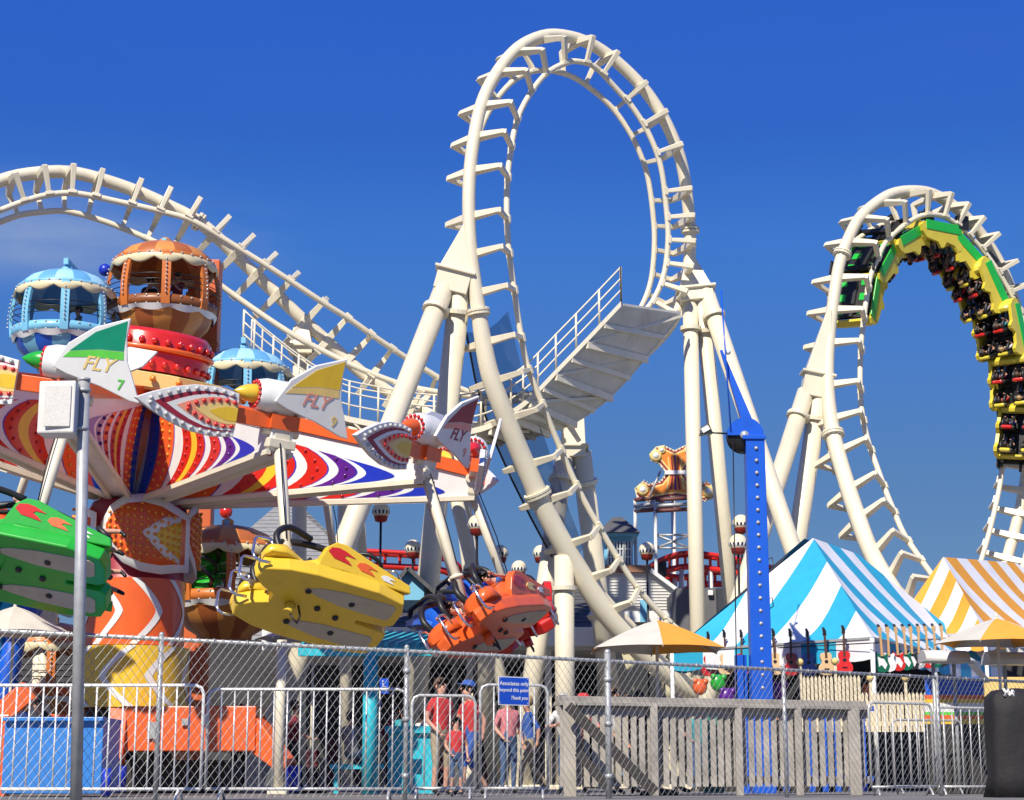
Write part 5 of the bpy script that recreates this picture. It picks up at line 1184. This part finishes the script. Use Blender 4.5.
def body_mesh(pose,short=False,fingers=True):
    key=(pose,short,fingers)
    if key in BODY: return BODY[key]
    J=skeleton(pose); names=list(J); me=bpy.data.meshes.new('tmp'); me.from_pydata([J[n][:3] for n in names],[(names.index(a),names.index(b)) for a,b in BONES],[])
    o=bpy.data.objects.new('tmp_body',me); COL.objects.link(o)
    sk=o.modifiers.new('skin','SKIN'); sk.use_smooth_shade=True
    if not me.skin_vertices: 
        bm=bmesh.new(); bm.from_mesh(me); bm.verts.layers.skin.verify(); bm.to_mesh(me); bm.free()
    for i,n in enumerate(names):
        r=J[n][3]; sx_=1.25 if n in('chest','belly','pelvis') else 1
        me.skin_vertices[0].data[i].radius=(r*.92,r*.92); me.skin_vertices[0].data[i].use_root=(n=='pelvis')
    sb=o.modifiers.new('sub','SUBSURF'); sb.levels=1; sb.render_levels=1
    dg=bpy.context.evaluated_depsgraph_get(); dg.update(); m2=bpy.data.meshes.new_from_object(o.evaluated_get(dg)); bpy.data.objects.remove(o)
    vs=[v.co.copy() for v in m2.vertices]; fs=[list(p.vertices) for p in m2.polygons]
    Jv={n:V(J[n][:3]) for n in names}
    def near(p):
        best=None;bd=9
        for a,b in BONES:
            A=Jv[a];B=Jv[b];t=max(0,min(1,(p-A).dot(B-A)/(B-A).length_squared)); d=(p-A.lerp(B,t)).length-(J[a][3]*(1-t)+J[b][3]*t)
            if d<bd: bd=d;best=(a,b,t)
        return best
    mi=[]
    for f in fs:
        c=sum((vs[i] for i in f),V())/len(f); a,b,t=near(c)
        if b in('jaw','head') or a=='jaw' or (b=='neck' and t>.75): k=0
        elif b[:2] in('wr','ha'): k=0
        elif b[:2]=='el': k=1 if (t<.55 or not short) else 0
        elif b[:2]=='kn': k=2
        elif b[:2]=='an': k=0 if (short and t>.1) else 2
        elif b[:2]=='to': k=3
        elif b[:3]=='hip' or (a=='pelvis' and t<.5): k=2
        else: k=1
        mi.append(k)
    mb=MB(); mb.v=[tuple(v) for v in vs]; mb.f=fs; mb.m=mi; mb.s=[True]*len(fs)
    # face
    H=Jv['head']; JW=Jv['jaw']; up=(H-JW).normalized(); fw=V((0,-1,0)); fw=(fw-up*fw.dot(up)).normalized() if pose!='prone' else V((0,-1,.1)).normalized()
    if pose=='prone': up=V((0,-.1,1)).normalized()
    rt_=V((1,0,0))
    for sx_ in(-1,1):
        mb.sph(H-up*.015+fw*.086+rt_*.034*sx_,.012,6,4,4); mb.sph(H-up*.03+rt_*.094*sx_,.022,6,4,0,sc=(.5,1,1.4))
    mb.tube([H-up*.005+fw*.09,H-up*.045+fw*.112,H-up*.05+fw*.09],[.008,.016,.010],6,0); mb.tube([H-up*.082+fw*.082-rt_*.022,H-up*.084+fw*.088,H-up*.082+fw*.082+rt_*.022],.006,5,5)
    if fingers:
        for s_ in 'LR':
            h=Jv['ha'+s_]; w_=Jv['wr'+s_]; d=(h-w_).normalized(); q=V((0,0,1)).cross(d); q=q.normalized() if q.length>.1 else V((0,1,0)); n_=d.cross(q)
            for k,l in enumerate((.062,.072,.076,.060)):
                b0=h+d*.02+q*(.026-.0175*k); mb.tube([b0,b0+d*l*.55+n_*.006,b0+d*l*.85+n_*.022,b0+d*l*.9+n_*.04],[.0095,.009,.008,.006],5,0)
            mb.tube([h-d*.02+q*.02,h+q*.045+d*.01,h+q*.05+d*.045+n_*.01],[.011,.0105,.007],5,0)
    BODY[key]=(mb,H,up,fw); return BODY[key]
def person(label,pose,M,shirt,pants,hair='dark',cap=None,sk=None,short=False,shades=False,group=None,scale=1.0,shoe=None,fingers=True):
    mb,H,up,fw=body_mesh(pose,short,fingers)
    root=thing('person',label,'person',(0,0,0),group)
    M=M@Matrix.Scale(scale,4); L_,Q_,S_=M.decompose()
    key=(pose,short,fingers,shirt.name,pants.name,(sk or skinm).name)
    n=MB(); n.v=mb.v;n.f=mb.f;n.m=mb.m;n.s=mb.s
    if key in MESHC: b=bpy.data.objects.new('body',MESHC[key]); COL.objects.link(b); W[b.name]=Matrix.Identity(4); attach(b,root)
    else: b=n.build('body',[sk or skinm,shirt,pants,shoe or blackm,eyem,mat('lips',(.35,.10,.08),.5)],root); MESHC[key]=b.data
    hm=MB(); rt_=V((1,0,0)); Rm=Matrix((rt_,-fw,up)).transposed()
    hm.sph(H+up*.018-fw*.018,.108,14,9,0,sc=(.98,1.02,1.0),rot=Rm)
    # trim the face side
    keep=[]; 
    for f in hm.f:
        c=sum((V(hm.v[i]) for i in f),V())/len(f)-H
        keep.append(not(c.dot(fw)>.045 and c.dot(up)<.055) and c.dot(up)>-.07)
    hm.f=[f for f,k in zip(hm.f,keep) if k]; hm.m=[0]*len(hm.f); hm.s=[True]*len(hm.f)
    hm.build('hair',hairs[hair],b)
    if cap:
        c=MB(); c.lathe([(.115,.035),(.112,.07),(.085,.115),(.03,.135),(0,.137)],16,Matrix.Translation(H-fw*.012)@Rm.to_4x4()); c.build('cap',cap,b)
        v_=MB(); pts=[H+up*.04+fw*.10+rt_*x*.075+fw*(.075*(1-x*x)) for x in(-1,-.6,-.2,.2,.6,1)]; pi_=[H+up*.045+fw*.06+rt_*x*.09 for x in(-1,-.6,-.2,.2,.6,1)]
        v_.loft([[p,q,q-up*.008,p-up*.008] for p,q in zip(pi_,pts)],sm=False).build('cap_peak',cap,b)
    if shades: 
        g_=MB()
        for sx_ in(-1,1): g_.sph(H-up*.015+fw*.098+rt_*.036*sx_,.026,8,5,0,sc=(1.1,.4,.8)); g_.tube([H-up*.01+fw*.095+rt_*.06*sx_,H-up*.01+rt_*.1*sx_],.004,4)
        g_.build('sunglasses',blackm,b)
    root.matrix_basis=Matrix.LocRotScale(L_,Q_,S_)
    return root
MESHC={}
sh=lambda n,c: mat('cloth_'+n,c,.8,var=.12,scale=9,bump=.2,bs=14)
Cred=sh('red',(.55,.03,.03)); Cblk=sh('black',(.02,.02,.024)); Cwht=sh('white',(.68,.67,.65)); Cblu=sh('blue',(.03,.10,.38)); Cden=sh('denim',(.06,.11,.22)); Ckha=sh('khaki',(.36,.29,.19)); Cmar=sh('maroon',(.20,.02,.04)); Cgry=sh('grey',(.20,.20,.21)); Cteal=sh('teal',(.03,.28,.32)); Cpnk=sh('pink',(.62,.20,.22))
def gp_(px,Y,yaw,z=0): p=G(px,Y,z); return Matrix.Translation(p)@Matrix.Rotation(R(yaw),4,'Z')
for lb,pose,px,Y,yaw,sh1,pn,hr,cp,kw in (
 ('grey haired man in a pale shirt leaning on the rail left of the fence post','lean',566,30.4,-15,Cwht,Cden,'grey',None,{}),
 ('man in a red cap beside the grey haired man','lean',580,30.8,20,Cpnk,Ckha,'dark',Cred,{}),
 ('man with dark sunglasses and a white shirt right of the fence post','stand',614,30.6,50,Cwht,Ckha,'brown',None,dict(shades=True)),
 ('dark haired woman in black seen from behind under the umbrella','stand',640,31.6,170,Cblk,Cblk,'dark',None,{}),
 ('person in black with brown hair next to the dark haired woman','walk',628,32.6,120,Cblk,Cden,'brown',None,{}),
 ('dark haired person standing before the pale track end','stand',682,34,90,Cblk,Cblk,'dark',None,{}),
 ('young woman in a red top behind the narrow barrier','stand',440,27.6,40,Cred,Ckha,'brown',None,dict(short=True)),
 ('man in a red shirt and blue cap behind the narrow barrier','walk',470,28.2,-60,Cred,Cblu,'dark',Cblu,dict(short=True)),
 ('child in a red shirt and denim shorts between two adults','stand',456,27.2,20,Cred,Cden,'dark',None,dict(short=True,scale=.66)),
 ('dark haired person in grey standing right of the yellow column','stand',238,37.2,190,Cgry,Cblk,'dark',None,{}),
 ('person in a maroon shirt by the slim white post','walk',291,35,100,Cmar,Cblk,'dark',None,{}),
 ('person in grey sitting on the turquoise bench','seat',352,34.5,150,Cgry,Cden,'dark',None,dict(z=.62)),
 ('stooping person in black behind the blue box','lean',44,31,-70,Cblk,Cblk,'dark',None,{}),
 ('person in a dark blue shirt left of the stooping one','stand',14,32.5,60,Cblu,Cblk,'brown',None,{}),
 ('shopper in a teal shirt by the low end of the teal counter','walk',404,37,200,Cteal,Ckha,'dark',None,{}),
 ('person in white leaning on the teal counter','lean',420,37.5,160,Cwht,Cden,'brown',None,{}),
 ('tall person in maroon in the shade right of the turquoise post','stand',392,38,150,Cmar,Cblk,'dark',None,{}),
 ('person in blue walking in the shade between the barrier gate and the corner post','walk',530,33,-80,Cblu,Ckha,'blond',None,{}),
 ('woman in pink behind the blue sign','stand',508,32,30,Cpnk,Cden,'brown',None,{}),
 ('man in grey with a black cap near the low track end','walk',664,33,-70,Cgry,Ckha,'dark',Cblk,{}),
 ('person in teal looking at the guitars','stand',700,37,190,Cteal,Cden,'brown',None,{}),
 ('person in black by the pale pickets under the guitars','stand',781,37.8,120,Cblk,Cblk,'dark',None,{}),
 ('worker in a red shirt inside the striped booth','stand',953,34.4,10,Cred,Cblk,'dark',None,{})):
    z=kw.pop('z',0); person(lb,pose,gp_(px,Y,yaw,z),sh1,pn,hr,cp,group='people on the boardwalk',**kw)
# riders of the gondola cabins
person('rider in a dark top sitting at the left in the top orange cabin','seat',Matrix.Translation(c2+V((-.28,-.3,.98)))@Matrix.Rotation(R(25),4,'Z'),Cblk,Cblk,'dark',group='cabin riders')
person('long haired rider in sunglasses sitting at the right in the top orange cabin','seat',Matrix.Translation(c2+V((.38,-.15,1.15)))@Matrix.Rotation(R(-35),4,'Z'),Cmar,Cblk,'brown',shades=True,group='cabin riders')
person('rider in the top light blue cabin','seat',Matrix.Translation(c1+V((.3,.0,.85)))@Matrix.Rotation(R(-60),4,'Z'),Cgry,Cblk,'dark',group='cabin riders')
# riders of the flying seats
def grider(phi,side,label,a,b,hr):
    SW=Matrix.Translation(V((RR,0,-.3)))@Matrix.Rotation(R(-28),4,'Y')
    SWG=SW@Matrix.Translation(V((0,-.10,-3.05)))@Matrix.Rotation(R(-15),4,'Y')@Matrix(((0,1,0,0),(1,0,0,0),(0,0,1,0),(0,0,0,1)))
    Mg=GM(phi)@SWG; X=Mg.col[0].xyz.normalized(); Z=Mg.col[2].xyz.normalized(); o=Mg@V((-.28,side*.46,.42))
    Yl=-X; Xl=Yl.cross(Z); M=Matrix((Xl,Yl,Z)).transposed().to_4x4(); M.translation=o
    person(label,'prone',M,a,b,hr,short=True,group='riders lying in the flying seats')
grider(-87,1,'rider with bare feet lying on the outer side of the green flying seat',Cblu,Cden,'dark')
grider(-87,-1,'rider in jeans lying on the inner side of the green flying seat',Cred,Cden,'brown')
grider(-27,1,'rider in blue lying on the outer side of the orange flying seat',Cblu,Cblk,'dark')
grider(-27,-1,'rider in white lying on the inner side of the orange flying seat',Cwht,Cden,'brown')
grider(3,1,'rider in grey lying on the red flying seat',Cgry,Cden,'dark')
# ================================================================ coaster train
train=thing('coaster_train','yellow and green coaster train with black seats running upside down through the right inversion','coaster train',(0,60,0))
tgreen=mat('train_green',(.02,.48,.05),.3,coat=.4); tyel=mat('train_yellow',(.72,.58,.05),.32,coat=.3)
def build_car():
    g=MB()
    # side shell: profile along y, mirrored
    prof=[(-1.06,.22),(-1.08,.80),(-.95,1.02),(-.78,1.06),(-.58,.88),(-.15,.80),(.0,1.0),(.14,1.04),(.32,.84),(.62,.80),(.95,.74),(1.14,.55),(1.20,.34),(1.06,.20)]
    for sg in(-1,1):
        M=Matrix(((0,0,1,sg*.72),(1,0,0,0),(0,1,0,0),(0,0,0,1)))
        g.prism(prof,-.06,.06,M)
    
    hd=[]
    for yy,zt,wx in((.72,.80,.70),(.86,.84,.72),(1.02,.74,.71),(1.16,.52,.66),(1.20,.34,.62)):
        hd.append([V((x_*wx,yy,zt+.06*math.cos(x_*1.5)-(.10 if abs(x_)>.9 else 0))) for x_ in(-1,-.8,-.4,0,.4,.8,1)]+[V((x_*wx,yy-.03,zt-.10)) for x_ in(1,.8,.4,0,-.4,-.8,-1)])
    g.loft(hd); g.box((0,1.12,.30),(1.30,.10,.30)); g.box((0,-1.0,.45),(1.44,.08,.45))
    car=g.build('car',tyel,train,bev=.03)
    m=MB()
    for sg in(-1,1): m.box((sg*.78,0,.30),(.05,1.9,.34))
    m.build('side_skirt',tgreen,car,bev=.02)
    m=MB(); m.box((0,0,.22),(1.40,1.95,.10)); m.box((0,0,.12),(.3,2.0,.14)); fl_=m.build('chassis',black,car)
    for yy in(-.55,.1,.7): MB().box((.42,yy,.165),(.34,.30,.03)).box((-.42,yy,.165),(.34,.30,.03)).build('floor_panel',tgreen,fl_)
    for ry in(-.62,.30):
        for sx_ in(-.36,.36):
            s_=MB(); s_.box((sx_,ry-.02,.46),(.5,.46,.14)); s_.box((sx_,ry-.26,.80),(.5,.14,.75),Matrix.Rotation(R(8),3,'X')); s_.build('seat',black,car,bev=.04)
            MB().box((sx_,ry-.31,1.18),(.36,.14,.22)).build('head_rest',tyel if ry<0 else red,car,bev=.05)
            r_=MB()
            for dx in(-.15,.15): r_.tube([V((sx_+dx,ry-.30,1.12)),V((sx_+dx*1.1,ry-.08,1.16)),V((sx_+dx,ry+.10,.95)),V((sx_+dx*.8,ry+.14,.66))],.055,7)
            r_.tube([V((sx_-.13,ry+.14,.66)),V((sx_+.13,ry+.14,.66))],.05,7); r_.build('shoulder_bar',black,car)
    for yy in(-1.08,):
        b=MB(); b.box((0,yy,.02),(1.2,.22,.14)); bg_=b.build('bogie',blackm,car,bev=.02)
        for sg in(-1,1):
            w2=MB()
            for dy in(-.18,.18):
                w2.tube([V((sg*(GA-.05),yy+dy,.19)),V((sg*(GA+.05),yy+dy,.19))],.10,14).tube([V((sg*(GA-.05),yy+dy,-.17)),V((sg*(GA+.05),yy+dy,-.17))],.08,12)
            w2.box((sg*(GA+.14),yy,.0),(.06,.55,.5)); w2.build('wheel_set',black,bg_)
    MB().tube([V((0,-1.1,.1)),V((0,-1.5,.1))],.05,8).build('coupler',blackm,car)
    return car
car0=build_car(); bpy.context.view_layer.update(); sn=snap(car0)
def proj(p):
    d=p-V((0,0,CH)); z=d.dot(FW); return 512+F*d.x/z, 400-F*d.dot(UP)/z
idx=[proj(a) for a,T,U,S in FRR]
i0=min(range(len(idx)),key=lambda i:abs(idx[i][1]-303)+(1e5 if idx[i][0]>900 else 0)); i1=min(range(len(idx)),key=lambda i:abs(idx[i][1]-474)+(1e5 if idx[i][0]<960 else 0))
seg=LR/(len(FRR)-1); arc=(i1-i0)*seg; NC=min(11,max(5,round(arc/2.03))); print('TRAIN arc',arc,NC)
cl=[Cred,Cblk,Cblu,Cgry,Cblk,Cteal,Cblk,Cwht,Cmar,Cblk]
ordn=['first','second','third','fourth','fifth','sixth','seventh','eighth','ninth','tenth','eleventh','twelfth']
q=0
for n in range(NC):
    i=int(i0+(i1-i0)*(n+.5)/NC); a,T,U,S=FRR[i]
    M=Matrix((-S,-T,U)).transposed().to_4x4(); M.translation=a+U*(H_+.12); M=M@Matrix.Diagonal((.95,.83,.95,1))
    if n==0: car0.matrix_basis=M
    else: copy_tree(sn,train,M)
    for ri,ry in enumerate((.30,-.62)):
        for si,sx_ in enumerate((-.36,.36)):
            Mr=M@Matrix.Translation(V((sx_,ry-.06,.50)))@Matrix.Rotation(PI,4,'Z')
            person('%s rider, %s row of the %s car from the train front'%(('left','right')[si],('front','back')[ri],ordn[n]),'seat',Mr,cl[q%10],(Cblk,Cden,Cblk)[q%3],('dark','brown','dark','blond')[q%4],group='riders on the coaster train',short=(q%3!=0),sk=(skinm,skin2)[q%2],fingers=False,scale=.92); q+=1
